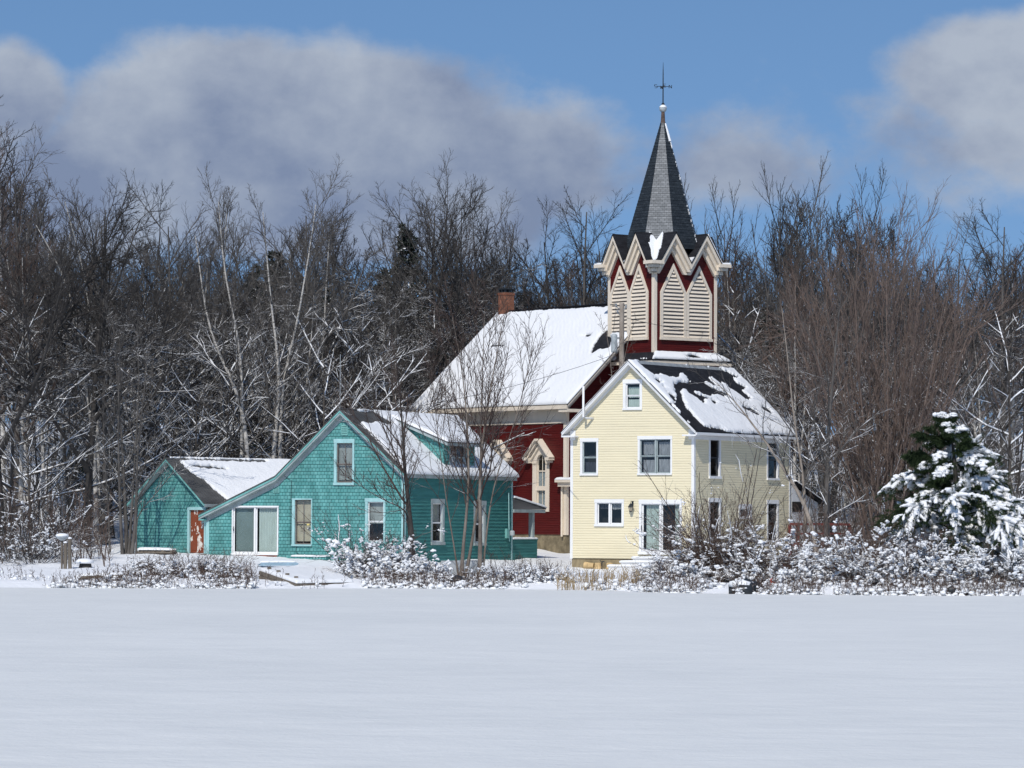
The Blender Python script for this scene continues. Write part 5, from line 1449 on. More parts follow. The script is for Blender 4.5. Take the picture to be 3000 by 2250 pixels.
for (x0, x1, d0, d1, n, lab) in ZN:
    for i in range(n):
        px = x0 + (x1 - x0) * (i + rr.random()) / n; D = d0 + (d1 - d0) * ((i * .618) % 1.0)
        kind = rr.choice(['maple', 'maple', 'maple', 'birch', 'birch']) if x1 < 2340 else rr.choice(['maple', 'maple', 'birch', 'poplar'])
        py = float(np.interp(px, skx, sky_)) + 25 + rr.random() ** .8 * 230
        put_tree(kind, rr.randrange(5 if kind == 'maple' else 4 if kind == 'birch' else 3), px, py, D, lab, GRP, seed=1000 + i + int(x0 + 100))
# low snow-laden trees under the tall ones
for i, (px, D, hpx) in enumerate([(30, 178, 640), (120, 181, 520), (200, 186, 560), (330, 187, 600), (420, 190, 640), (500, 188, 560), (590, 191, 520), (660, 187, 640), (760, 190, 560), (850, 188, 480), (940, 187, 560), (1030, 190, 540), (1100, 187, 480),
                              (1160, 192, 600), (560, 186, 430), (890, 192, 640), (2180, 196, 640), (2260, 190, 560), (2350, 186, 500), (2850, 180, 560), (2960, 176, 620), (2700, 184, 500), (90, 174, 380), (1010, 194, 700), (450, 186, 420)]):
    put_tree('under', i % 4, px, 1530 - hpx + (30 if i % 2 else -60), D, 'low tree with snow-lined spreading limbs at the edge of the wood', 'low snow-laden trees at the edge of the wood', seed=50 + i)


def px_trunk(pts, D, r0, r1, drift=0.0):
    """trunk whose bends follow columns and rows of the photo at distance D; drift bends it in depth"""
    q = [at_depth(x, y, D + drift * i / len(pts)) for i, (x, y) in enumerate(pts)]; return q, r0, r1


def own_tree(name, label, D, stems, kind, tmat, bmat, seed, lv=None, drift=.0, snow=0):
    base = on_ground(stems[0][0][0][0], D); tr_ = []
    for k_, (pts, r0, r1) in enumerate(stems):
        q, _, _ = px_trunk(pts, D + .25 * math.sin(k_ * 2.1), r0, r1, drift * math.cos(k_ * 1.7))
        q = [Vector((q[0].x, q[0].y, g(q[0].x, q[0].y) - .12))] + q if q[0].z > g(q[0].x, q[0].y) else q
        tr_.append((np.array([(p_ - base)[:] for p_ in q]), r0, r1))
    me = tree_meshes(name, seed, kind, tmat, bmat, tr_, lv)
    if snow: me = me[:2] + (snow_lines(name, me[2], seed + 5, (0, 1), (.7, .3), (.022, .013), snow),)
    return plant(name, label, 'tree', None, base, 0, 1.0, me if snow else me[:2], ('trunk', 'branches', 'snow'))


def LV(*a): return [dict(zip(('k', 't0', 't1', 'ang', 'lenf', 'n', 'wander', 'up', 'rf', 'rmin', 'prof'), q)) for q in a]


fine = LV((17, .26, .98, (42, 24), .34, 8, .07, .09, .5, .013, .5), (8, .15, .97, (38, 26), .42, 6, .08, .06, .55, .009, .45), (4, .2, 1, (34, 24), .42, 4, .1, .04, .65, .007, .4))
own_tree('birch_clump', 'clump of pale and brown stems with fine twigs before the teal house', 152.5,
         [([(1352, 1690), (1352, 1635), (1367, 1512), (1374, 1439), (1374, 1352), (1367, 1204), (1355, 1080), (1325, 930)], .075, .008),
          ([(1362, 1690), (1372, 1655), (1388, 1555), (1405, 1450), (1412, 1367), (1406, 1277), (1412, 1150), (1420, 900)], .065, .008),
          ([(1406, 1690), (1407, 1600), (1408, 1548), (1406, 1475), (1405, 1350), (1430, 1180), (1475, 930)], .10, .008),
          ([(1412, 1690), (1420, 1620), (1432, 1494), (1450, 1403), (1485, 1306), (1520, 1200), (1565, 1010)], .045, .006),
          ([(1345, 1690), (1330, 1600), (1310, 1480), (1296, 1380), (1280, 1250), (1262, 1060)], .035, .006)], 'birch', 'clump bark', 'twig bark', 501, fine)
own_tree('dark_bare_tree', 'dark-stemmed bare tree before the near corner of the teal house', 158,
         [([(1210, 1600), (1207, 1566), (1197, 1475), (1184, 1374), (1182, 1277), (1178, 1230), (1171, 1168), (1160, 1040)], .13, .012),
          ([(1197, 1480), (1180, 1488), (1150, 1480), (1090, 1445), (1040, 1415), (1005, 1385)], .05, .008),
          ([(1184, 1374), (1160, 1330), (1110, 1290), (1060, 1250), (1020, 1190)], .04, .007)], 'poplar', 'dark bark', 'twig bark', 502,
         LV((13, .30, .98, (42, 26), .30, 8, .07, .08, .5, .014, .5), (7, .15, .97, (36, 26), .42, 5, .1, .05, .55, .01, .45), (4, .2, 1, (36, 26), .42, 4, .1, .04, .65, .007, .4)))
own_tree('garden_tree', 'group of slim grey-brown stems close to the left wall of the teal garage', 172.3,
         [([(362, 1667), (354, 1548), (347, 1331), (347, 1150), (352, 960)], .085, .01), ([(372, 1649), (369, 1512), (358, 1305), (344, 1120), (330, 930)], .10, .01),
          ([(383, 1649), (400, 1512), (401, 1331), (423, 1150), (436, 1000)], .09, .01), ([(376, 1640), (386, 1500), (396, 1330), (410, 1100), (400, 950)], .07, .008), ([(322, 1645), (318, 1475), (307, 1352), (300, 1150)], .055, .008),
          ([(400, 1500), (440, 1470), (500, 1390), (545, 1330)], .035, .006), ([(401, 1400), (440, 1320), (520, 1270), (600, 1180)], .035, .006)], 'birch', 'grey bark', 'grey bark', 503,
         LV((12, .25, .98, (46, 26), .26, 8, .07, .07, .5, .013, .5), (6, .15, .97, (36, 26), .42, 5, .1, .05, .55, .01, .45), (4, .2, 1, (36, 26), .42, 4, .1, .04, .65, .007, .4)))
bl = LV((15, .25, .98, (46, 24), .24, 8, .05, .07, .5, .018, .5), (7, .15, .97, (38, 26), .44, 6, .07, .05, .55, .012, .45), (5, .2, 1, (36, 26), .44, 4, .09, .03, .65, .008, .4), (3, .2, 1, (34, 24), .5, 3, .09, .0, .7, .006, .4))
own_tree('birch_tree', 'white birch whose two leaning pale stems rise behind the roof of the teal garage', 186,
         [([(730, 1480), (727, 1333), (708, 1150), (662, 1085), (626, 1014), (603, 943), (591, 825), (572, 690)], .15, .02), ([(709, 1180), (709, 1038), (691, 943), (662, 849), (650, 730), (640, 590)], .12, .02)], 'birch', 'birch bark', 'grey bark', 510, bl, snow=11)
own_tree('birch_tree', 'white birch with a forked trunk behind the long slope of the teal roof', 187,
         [([(796, 1480), (798, 1333), (816, 1180), (824, 1109), (816, 1038), (798, 943), (786, 801), (770, 620)], .15, .02), ([(822, 1120), (863, 990), (881, 896), (892, 801), (916, 707), (925, 600)], .12, .02)], 'birch', 'birch bark', 'grey bark', 511, bl, snow=11)
own_tree('birch_tree', 'pale stems with snow-lined limbs bending left of the thick dark trunk', 181,
         [([(285, 1560), (275, 1300), (250, 1100), (230, 960), (201, 825), (154, 742), (106, 660)], .13, .02), ([(290, 1560), (285, 1200), (266, 990), (254, 801), (213, 683), (190, 590)], .12, .02), ([(120, 1580), (130, 1300), (90, 1050), (40, 880), (20, 760)], .11, .02)], 'birch', 'birch bark', 'grey bark', 512, bl, snow=11)
own_tree('spreading_tree', 'bare tree with the tallest spreading crown above the church chimney', 213,
         [([(1350, 1480), (1348, 1250), (1345, 1060), (1350, 850), (1352, 620)], .20, .02), ([(1345, 1100), (1310, 930), (1235, 780), (1185, 660)], .12, .018), ([(1346, 1150), (1290, 1000), (1200, 860), (1120, 790)], .10, .018),
          ([(1345, 1050), (1320, 850), (1268, 720), (1245, 610)], .11, .018), ([(1348, 1040), (1330, 800), (1312, 720), (1298, 600)], .10, .018), ([(1348, 1060), (1390, 860), (1418, 750), (1432, 640)], .11, .018), ([(1349, 1120), (1420, 940), (1490, 780), (1530, 740)], .10, .018)], 'maple', 'grey bark', 'grey bark', 513, drift=2.5, snow=10)
lean = LV((11, .30, .98, (46, 28), .26, 8, .07, .05, .5, .013, .5), (6, .15, .97, (38, 28), .42, 6, .1, .04, .55, .009, .45), (4, .2, 1, (38, 26), .42, 4, .1, .04, .65, .007, .4))
own_tree('leaning_tree', 'pale leaning tree with snow along its limbs crossing the yellow house roof', 164,
         [([(2400, 1640), (2388, 1577), (2359, 1468), (2323, 1414), (2290, 1368), (2244, 1291), (2202, 1239), (2169, 1198), (2125, 1137), (2082, 1107)], .13, .012),
          ([(2359, 1468), (2355, 1385), (2337, 1302), (2326, 1240), (2318, 1150), (2305, 1020), (2290, 900)], .085, .01)], 'poplar', 'pale trunk', 'grey bark', 504, lean, snow=7)
own_tree('leaning_tree', 'grey upright tree with one long snowy limb right of the yellow house', 166,
         [([(2426, 1640), (2421, 1573), (2424, 1400), (2424, 1258), (2440, 1130), (2450, 980), (2470, 820)], .15, .012),
          ([(2418, 1392), (2400, 1370), (2381, 1345), (2345, 1295), (2287, 1226), (2247, 1157), (2213, 1090), (2185, 1020)], .06, .01), ([(2424, 1380), (2450, 1330), (2480, 1280), (2500, 1180)], .05, .008)], 'poplar', 'grey bark', 'grey bark', 505, lean, snow=7)
# the reddish fan-shaped tree at the right
rs = np.random.RandomState(77); st_ = []
for i in range(26):
    f_ = (i + .5 + rs.uniform(-.35, .35)) / 26 * 2 - 1; tx = 2590 + f_ * 315; ty = 690 + 340 * abs(f_) ** 2.2 + rs.rand() * 130
    bx_ = 2590 + f_ * 40 + rs.randn() * 8; wv = rs.randn(3) * 14
    st_.append(([(bx_, 1620), (bx_ + (tx - bx_) * .24 + wv[0] * .3, 1400), (bx_ + (tx - bx_) * .62 + wv[1] * .4, 1160), (bx_ + (tx - bx_) * .90 + wv[2] * .4, 900), (tx, ty)], rs.uniform(.04, .07), .014))
own_tree('fan_shaped_tree', 'broad reddish-brown tree fanning out from its base right of the yellow house', 174, st_, 'maple', 'red bark', 'red bark', 506,
         LV((12, .14, .98, (30, 20), .30, 7, .04, .06, .6, .02, .4), (7, .15, .97, (30, 22), .46, 6, .05, .05, .55, .012, .45), (4, .2, 1, (30, 22), .46, 4, .06, .04, .65, .008, .4)), drift=3.0)

# far woods: reads as one mass of twigs, nobody could count it
rs = np.random.RandomState(9); lite = {}
for i in range(4):
    H = 17; lv = LV((20, .18, .97, (50, 24), .36, 6, .09, .10, .5, .035, .65), (8, .15, .97, (42, 28), .42, 4, .13, .08, .55, .026, .5), (6, .15, 1, (40, 28), .45, 3, .15, .06, .65, .02, .4))
    a_, b_, _ = grow(rs, [(straight(rs, H), .16, .02)], lv, (5, 3, 3, 3)); lite[i] = join([a_, b_])
lite_h = {i: np.percentile(lite[i][0][:, 2], 99.8) for i in lite}
VV, FF, o_ = [], [], 0
for i in range(120):
    px = -150 + 3300 * ((i * .618034) % 1.0); D = 236 + 60 * ((i * .7548) % 1.0); p = on_ground(px, D)
    py = float(np.interp(px, skx, sky_)) + 110 + 190 * rs.rand(); H = max(6, top_h(px, py, D, p.z)); V, F = lite[i % 4]; sc = H / lite_h[i % 4]; th = rs.rand() * 6.28
    ws = max(.8, sc); x = V[:, 0] * ws; y = V[:, 1] * ws; Vn = np.stack([x * np.cos(th) - y * np.sin(th) + p.x, x * np.sin(th) + y * np.cos(th) + p.y, V[:, 2] * sc + p.z], -1); VV.append(Vn); FF.append(F + o_); o_ += len(Vn)
o = link('far_woods', mesh_np('far_woods', np.vstack(VV), np.vstack(FF), 'woods bark')); tag(o, 'dark brown mass of bare twigs of the wood on the hillside far behind', 'woods', kind='stuff')


def saplings(name, label, spots, hmin, hmax, mat, seed, tw=(5, 3)):
    rs = np.random.RandomState(seed); m = len(spots); base = np.array([s_[:] for s_ in spots]); Hh = hmin + (hmax - hmin) * rs.rand(m) ** 1.5
    n = 6; P = np.empty((m, n, 3)); P[:, 0] = base; D = unit(np.stack([rs.randn(m) * .28, rs.randn(m) * .28, np.ones(m)], -1))
    for i in range(1, n): D = unit(D + rs.randn(m, 3) * .08 + np.array([0, 0, .05])); P[:, i] = P[:, i - 1] + D * (Hh / (n - 1))[:, None]
    Rd = (.006 + .0055 * Hh)[:, None] * np.linspace(1, .3, n)[None]
    a_ = tubes(P, Rd, 4); Q, Rq, Lq = spawn(rs, P, Rd, Hh, tw[0], .2, 1, (55, 30), .38, 4, .12, .05, .6, .009); b_ = tubes(Q, Rq, 3)
    Q2, R2, L2 = spawn(rs, Q, Rq, Lq, tw[1], .2, 1, (42, 30), .5, 3, .12, .04, .7, .007); c_ = tubes(Q2, R2, 3)
    o = link(name, mesh_np(name, *join([a_, b_, c_]), mat)); tag(o, label, 'undergrowth', kind='stuff'); return Q, Q2


rs = np.random.RandomState(21); sp_ = []
while len(sp_) < 1500:
    px = rs.uniform(-60, 3060); D = rs.uniform(184, 250)
    if 1150 < px < 2200 and D < 214: continue
    if px > 2330 and rs.rand() < .3: D = rs.uniform(168, 185)
    sp_.append(on_ground(px, D))
saplings('undergrowth', 'tangle of thin saplings and snow-lined twigs under the trees', sp_, 2.0, 7.5, 'snowy bark', 22)
sp_ = [on_ground(rs.uniform(-40, 330), rs.uniform(160, 176)) for _ in range(130)] + [on_ground(rs.uniform(2330, 2900), rs.uniform(158, 172)) for _ in range(220)]
saplings('undergrowth', 'thin brush with specks of snow close behind the shore at both sides', sp_, 1.0, 3.6, 'brown bark', 23, (6, 4))

# dark evergreens in the wood
def evergreen_mesh(name, seed, H, Rb, mat_n, lay=26, snow=True):
    rs = np.random.RandomState(seed); tr_ = tubes(resample([(0, 0, 0), (0, 0, H * .5), (0, 0, H)], 8)[None], np.linspace(H * .014, .02, 8)[None], 6)
    V, F, o_ = [], [], 0
    zl = np.linspace(.10, .985, lay) * H
    P0, D0, L0 = [], [], []
    for z in zl:
        f_ = 1 - z / H; k = int(6 + 7 * f_)
        for j in range(k):
            th = 6.28 * (j + rs.rand()) / k; P0.append((0, 0, z + rs.randn() * .1)); D0.append((math.cos(th), math.sin(th), .05 + .25 * (1 - f_) - .1 * rs.rand())); L0.append((Rb * f_ ** .8 + .12) * rs.uniform(.65, 1.15))
    P0 = np.array(P0); D = unit(np.array(D0)); L0 = np.array(L0); n = 6; P = np.empty((len(P0), n, 3)); P[:, 0] = P0
    for i in range(1, n): D = unit(D + np.array([0, 0, -.10 + .035 * i]) + rs.randn(len(P0), 3) * .04); P[:, i] = P[:, i - 1] + D * (L0 / (n - 1))[:, None]
    Q, Rq, Lq = spawn(rs, P, np.full(P.shape[:2], .03), L0, 9, .15, 1, (58, 40), .42, 3, .05, -.04, .5, .012, prof=.5)
    # needles: small blades along every branchlet
    m = Q.shape[0]; kk = 9; t_ = rs.rand(m, kk); i0 = np.clip((t_ * 2).astype(int), 0, 1); fr_ = (t_ * 2 - i0)[..., None]; rows = np.arange(m)[:, None]
    c = Q[rows, i0] * (1 - fr_) + Q[rows, i0 + 1] * fr_; d = unit(unit(Q[:, 2] - Q[:, 0])[:, None, :] + rs.randn(m, kk, 3) * .5); s_ = unit(np.cross(d, rs.randn(m, kk, 3)))
    ln = (.10 + .16 * rs.rand(m, kk, 1)) * (H / 12) ** .5; wd_ = ln * .22
    quad = np.stack([c - s_ * wd_, c + d * ln * .55 - s_ * wd_ * .8, c + d * ln, c + d * ln * .5 + s_ * wd_], 2).reshape(-1, 3)
    nf = (quad, np.arange(len(quad)).reshape(-1, 4))
    br = join([tubes(P, np.full(P.shape[:2], .025) * np.linspace(1, .4, n)[None], 3), nf])
    return mesh_np(name + '_trunk', *tr_, 'dark bark', True), mesh_np(name + '_boughs', *br, mat_n)


ev = [evergreen_mesh('evergreen', 600 + i, 12, 2.6 + .4 * i, 'far needles') for i in range(2)]
for i, (px, py, D, lab) in enumerate([(1185, 668, 226, 'dark spruce poking out above the twigs left of the tall crown over the chimney'), (800, 735, 214, 'dark evergreen mass behind the forked birch'), (740, 790, 218, 'smaller dark evergreen left of the mass behind the forked birch'),
                                  (300, 830, 212, 'dark evergreen half hidden among twigs left of the broad rounded crown'), (1120, 800, 222, 'lower dark spruce left of the one that pokes out'), (2250, 900, 204, 'snow-dusted evergreen just right of the steeple'), (960, 860, 216, 'dark evergreen behind the peak of the teal house')]):
    p = on_ground(px, D); H = top_h(px, py, D, p.z); plant('evergreen_tree', lab, 'evergreen', 'dark evergreens in the wood', p, i * 1.3, (H / 12 * 1.0, H / 12 * 1.0, H / 12), ev[i % 2], ('trunk', 'boughs'))
# ------------------------------------------------------------------ snow-covered bushes on the bank


def bush_parts(seed, n_st, H, spread, k1, k2, lean0=.25, n_cl=650, cl=(.028, .075), low=.0, hi=.85, pad=0, rough=.08):
    rs = np.random.RandomState(seed); m = n_st; th = rs.rand(m) * 6.28; r0 = rs.rand(m) ** .5 * spread * .35
    base = np.stack([r0 * np.cos(th), r0 * np.sin(th) * .7, np.full(m, -.15)], -1); n = 7; P = np.empty((m, n, 3)); P[:, 0] = base
    an = np.abs(rs.randn(m)) * .35 + lean0 * rs.rand(m) * 2; ph = th + rs.randn(m) * .5; D = unit(np.stack([np.cos(ph) * np.sin(an), np.sin(ph) * np.sin(an), np.cos(an)], -1)); Hh = H * (.45 + .65 * rs.rand(m))
    for i in range(1, n): D = unit(D + rs.randn(m, 3) * rough + np.array([0, 0, -.03])); P[:, i] = P[:, i - 1] + D * (Hh / (n - 1))[:, None]
    Rd = (.006 + .0035 * Hh)[:, None] * np.linspace(1, .35, n)[None]
    a_ = tubes(P, Rd, 4); Q, Rq, Lq = spawn(rs, P, Rd, Hh, k1, .15, 1, (50, 32), .42, 5, .13, .02, .6, .007); b_ = tubes(Q, Rq, 3)
    Q2, R2, L2 = spawn(rs, Q, Rq, Lq, k2, .2, 1, (44, 32), .5, 3, .14, .0, .7, .0055); c_ = tubes(Q2, R2, 3)
    pts = np.vstack([Q[:, 1:].reshape(-1, 3), Q2[:, 1:].reshape(-1, 3), P[:, 2:].reshape(-1, 3)]); zt = pts[:, 2].max(); rz_ = pts[:, 2] / zt
    w_ = np.where((rz_ > low) & (rz_ < hi), (1.05 - rz_ / hi) ** .7 + .05, 0.0) * (fbm(pts[:, 0] * 2.2 + 7, pts[:, 2] * 2.6 + pts[:, 1], seed, 2) > .42); w_ /= w_.sum()
    nq, n2 = Q.shape[0] * 4, Q2.shape[0] * 2                # each lump sits on a stem; neighbours along the stem run together
    pick = rs.choice(len(pts), n_cl, p=w_); c = [pts[pick]]; big = cl[0] + (cl[1] - cl[0]) * rs.rand(n_cl) ** 1.9; sz_ = [big]
    for st in (1, 2):
        nb = np.minimum(pick + st, len(pts) - 1); q = pts[nb]; near = np.linalg.norm(q - pts[pick], axis=1) < .34
        c += [(pts[pick] * .5 + q * .5)[near], q[near]]; sz_ += [big[near] * .9, big[near] * .75]
    c = np.vstack(c); c = c + rs.randn(len(c), 3) * .012; sz_ = np.concatenate(sz_); c[:, 2] += .3 * sz_; cz = clumps(c, sz_, rs, .66)
    kq = (Q[:, 0, 2] / zt < hi * .8) & (fbm(Q[:, 0, 0] * 2.2 + 7, Q[:, 0, 2] * 2.6 + Q[:, 0, 1], seed, 2) > .44) & (rs.rand(len(Q)) < .22)   # snow lying in lines along the stems
    if n_cl < 150: kq &= rs.rand(len(Q)) < .15
    ln_s = tubes(Q[kq] + np.array([0, 0, .02]), (.010 + .013 * rs.rand(kq.sum()))[:, None] * np.array([.6, 1, 1.1, 1, .5])[None], 4)
    ln_s = (ln_s[0], np.vstack([ln_s[1][:, [0, 1, 2]], ln_s[1][:, [0, 2, 3]]])); cz = join([cz, ln_s])
    return join([a_, b_, c_]), cz


def bush(name, label, px, D, parts, sc, mat='twig bark', rz=0, group=None, cat='bush'):
    p = on_ground(px, D); o = thing(name, label, cat, p, rz, group); o.scale = sc if isinstance(sc, tuple) else (sc,) * 3
    link('stems', mesh_np(name + '_stems', *parts[0], mat), o); link('snow', mesh_np(name + '_snow', *parts[1], 'clump snow', True), o)['kind'] = 'stuff'; return o


G2 = 'snow-covered bushes along the bank'
CL = (.036, .11)
bush('snowy_bush', 'big snow-clotted bush before the right half of the teal house', 1115, 152, bush_parts(1, 110, 2.2, 2.3, 8, 4, .5, 1200, CL, .0, .62), (1.05, .8, 1.0), group=G2)
bush('tall_whips', 'tall thin whips rising left of the big snow-clotted bush', 1045, 153.5, bush_parts(2, 26, 3.6, 1.2, 6, 4, .3, 120, (.025, .06), .1, .7), 1.0, group=G2)
bush('snowy_bush', 'low snow-clotted bush between the big bush and the stem clump', 1250, 151, bush_parts(3, 40, 1.2, 1.4, 7, 4, .5, 420, CL, 0, .75), (1.0, .8, 1), group=G2)
bush('dark_twiggy_bush', 'large dark twiggy bush before the corner of the yellow house', 2105, 148, bush_parts(4, 170, 3.6, 2.0, 8, 5, .36, 640, CL, .0, .60), (1.0, .8, 1.0), 'brown bark', group=G2)
bush('dark_twiggy_bush', 'low spreading bush right beside the yellow house steps', 1985, 146.5, bush_parts(5, 90, 1.75, 1.6, 8, 4, .6, 480, CL, 0, .8), (1.05, .8, .9), 'brown bark', group=G2)
bush('dark_twiggy_bush', 'dark bush with scattered snow below the far corner of the yellow house', 2235, 146.5, bush_parts(6, 90, 2.3, 1.7, 8, 4, .4, 380, CL, 0, .75), 1.0, 'brown bark', group=G2)
bush('tall_whips', 'tall bare whips standing against the shaded yellow side wall', 2125, 151, bush_parts(7, 14, 6.5, 1.0, 6, 3, .14, 30, (.03, .06), .1, .8, rough=.05), 1.0, 'twig bark', group=G2)
for i, (px, D, sd_b, H, n, ncl, sc, lab) in enumerate([(2385, 146, 8, 1.9, 90, 480, (1.15, .9, 1), 'snow-speckled bush under the leaning trees'), (2535, 144, 9, 2.8, 120, 800, (1.2, .9, 1), 'snow-speckled bush left of the pine'),
                                                      (2675, 143, 10, 2.4, 120, 950, (1.2, .9, 1), 'snow-speckled bush under the left boughs of the pine'), (2800, 142.5, 11, 2.0, 110, 900, (1.2, .9, 1), 'snow-speckled bush right in front of the pine'),
                                                      (2935, 142, 12, 1.9, 110, 420, (1.3, .9, 1), 'dark bush with little snow at the right end of the bank'), (2330, 143.0, 13, 1.1, 60, 360, (1.2, .9, 1), 'low snow-speckled bush above the dark boulder')]):
    bush('snowy_bush', lab, px, D, bush_parts(sd_b, n, H, 2.1, 8, 4, .5, ncl, CL, 0, .86), sc, 'brown bark' if i != 4 else 'dark bark', i * .9, G2)
bush('low_shrub', 'low brown shrub with snow below the left end of the teal house', 560, 150, bush_parts(14, 110, 1.35, 1.7, 8, 4, .5, 620, (.03, .08), 0, .5), (1.05, .7, 1.0), 'brown bark', 0, G2)
bush('low_shrub', 'reddish thin shrub in front of the wooden door step', 675, 150.5, bush_parts(15, 60, 1.5, 1.1, 7, 4, .35, 220, (.025, .06), 0, .5), .9, 'red bark', 0, G2)
bush('low_shrub', 'low brown shrub with snow below the garage plank pile', 450, 151, bush_parts(16, 70, 1.3, 1.4, 7, 4, .5, 360, (.028, .07), 0, .6), (1.1, .7, 1), 'brown bark', 0, G2)
bush('dark_thicket', 'dark leafless thicket left of the feeder pole', 70, 166, bush_parts(17, 90, 4.2, 3.0, 8, 4, .5, 260, (.03, .07), 0, .8), 1.0, 'dark bark', 0, G2)
bush('dark_thicket', 'dark leaning stems close left of the feeder pole', 105, 161, bush_parts(18, 36, 3.4, 1.3, 7, 4, .6, 120, (.03, .07), 0, .8), 1.0, 'dark bark', 0, G2)
for i, (px, D, lab) in enumerate([(1475, 150, 'bare weeds just right of the stem clump'), (1555, 149.5, 'bare weeds before the porch of the teal house'), (1625, 150, 'reddish weeds by the snowy gap between the houses')]):
    bush('weeds', lab, px, D, bush_parts(30 + i, 36, 1.5 - .2 * i, 1.1, 6, 3, .35, 200, (.028, .065), 0, .5), 1.0, ('twig bark', 'brown bark', 'red bark')[i], i, G2, 'weeds')

# snow-buried grass along the water's edge and brown reeds
rs = np.random.RandomState(40); pts, sz, st_ = [], [], []
for i in range(7500):
    x = rs.uniform(-24, 24); sh = np.interp(x, SHX, SHY); y = sh + .25 + abs(rs.randn()) * 1.5
    dens = fbm(np.array([x * .45 + 9]), np.array([y * .5]), 44, 3)[0]
    if dens < .45 or (-10.4 < x < -6.0 and rs.rand() < .93) or (1.9 < x < 5.2 and rs.rand() < .8): continue
    z = g(x, y); pts.append((x, y, z + rs.rand() ** 2 * .26)); sz.append(.045 + .11 * rs.rand() ** 2.4)
    if rs.rand() < .55: st_.append(Vector((x, y, z - .02)))
V, F = clumps(np.array(pts), np.array(sz), rs, .6)
o = link('snow_tufts', mesh_np('snow_tufts', V, F, 'clump snow', True)); tag(o, 'lumpy snow caught on the dead grass along the edge of the lake', 'snow clumps', kind='stuff')
o = saplings('dead_grass', 'thin dead stalks sticking out of the snow along the shore', st_, .25, .8, 'brown bark', 41, (4, 2))
rs = np.random.RandomState(45); rd = []
for i in range(260):
    px = rs.uniform(1630, 1890); D = rs.uniform(145, 150); p = on_ground(px, D); h_ = rs.uniform(.2, .75); rd.append(np.array([p[:], (p + Vector((rs.randn() * .05, 0, h_ * .6)))[:], (p + Vector((rs.randn() * .14, 0, h_)))[:]]))
P = np.stack(rd); o = link('dry_reeds', mesh_np('dry_reeds', *tubes(P, np.full(P.shape[:2], .012) * np.array([1, .9, .5]), 3), 'reed')); tag(o, 'short tan reeds poking through the snow below the yellow house', 'reeds', kind='stuff')

# ------------------------------------------------------------------ the snow-laden pine at the right
rs = np.random.RandomState(61); pb = on_ground(2800, 149.5); Hp = top_h(2775, 1205, 149.5, pb.z)
tr_ = tubes(resample([(0, 0, -.2), (.1, 0, Hp * .5), (-.25, 0, Hp)], 10)[None], np.linspace(.16, .02, 10)[None], 8)
PB, PD, PL = [], [], []
for lay in range(13):
    f_ = lay / 12; z = Hp * (.07 + .87 * f_); k = int(8 - 4 * f_); ph = rs.rand() * 6.28
    for j in range(k):
        th = ph + 6.28 * (j + .6 * rs.rand()) / k; Lb = (3.9 * (1 - f_) ** .9 + .42) * rs.uniform(.55, 1.2)
        if math.cos(th) > .2: Lb *= 1.35 * (1 - f_) + f_          # heavier towards the right, where the boughs hang to the ground
        PB.append((-.25 * f_, 0, z + rs.randn() * .22)); PD.append((math.cos(th), math.sin(th), .30 + .25 * f_)); PL.append(Lb)
PB = np.array(PB); D = unit(np.array(PD)); PL = np.array(PL); n = 10; P = np.empty((len(PB), n, 3)); P[:, 0] = PB; load = rs.rand(len(PB)) < np.interp(PB[:, 2] / Hp, [0, .6, .8, 1], [.92, .85, .75, .6]); dr = np.interp(PB[:, 2] / Hp, [0, .5, 1], [.24, .16, .03]) * np.where(load, 1.1, .5)
for i in range(1, n): D = unit(D + np.stack([0 * dr, 0 * dr, -dr * (.3 + .13 * i)], -1) + rs.randn(len(PB), 3) * .06); P[:, i] = P[:, i - 1] + D * (PL / (n - 1))[:, None]
Rd = (.012 + .009 * PL)[:, None] * np.linspace(1, .35, n)[None]
kq, kq2 = 13, 4
Q, Rq, Lq = spawn(rs, P, Rd, PL, kq, .30, 1, (56, 24), .30, 5, .06, -.12, .5, .010, prof=.35); lq = np.repeat(load, kq)
Q2, R2, L2 = spawn(rs, Q, Rq, Lq, kq2, .2, 1, (40, 24), .55, 4, .06, -.12, .6, .008, prof=.3); lq2 = np.repeat(lq, kq2)
# needle tufts at the ends and along the branchlets
allp = np.vstack([Q2.reshape(-1, 3), Q[:, 1:].reshape(-1, 3)]); alld = np.vstack([np.repeat(unit(Q2[:, -1] - Q2[:, 0]), Q2.shape[1], 0), np.repeat(unit(Q[:, -1] - Q[:, 0]), Q.shape[1] - 1, 0)])
kk = 11; c = np.repeat(allp, kk, 0); d = unit(np.repeat(alld, kk, 0) + rs.randn(len(c), 3) * .55 + np.array([0, 0, -.25])); s_ = unit(np.cross(d, rs.randn(len(c), 3))); ln = .11 + .10 * rs.rand(len(c), 1); wd_ = .010
quad = np.stack([c - s_ * wd_, c + d * ln - s_ * wd_ * .3, c + d * ln + s_ * wd_ * .3, c + s_ * wd_], 1).reshape(-1, 3); nf = (quad, np.arange(len(quad)).reshape(-1, 4))
br = join([tubes(P, Rd, 5), tubes(Q, Rq, 3), tubes(Q2, R2, 3), nf])
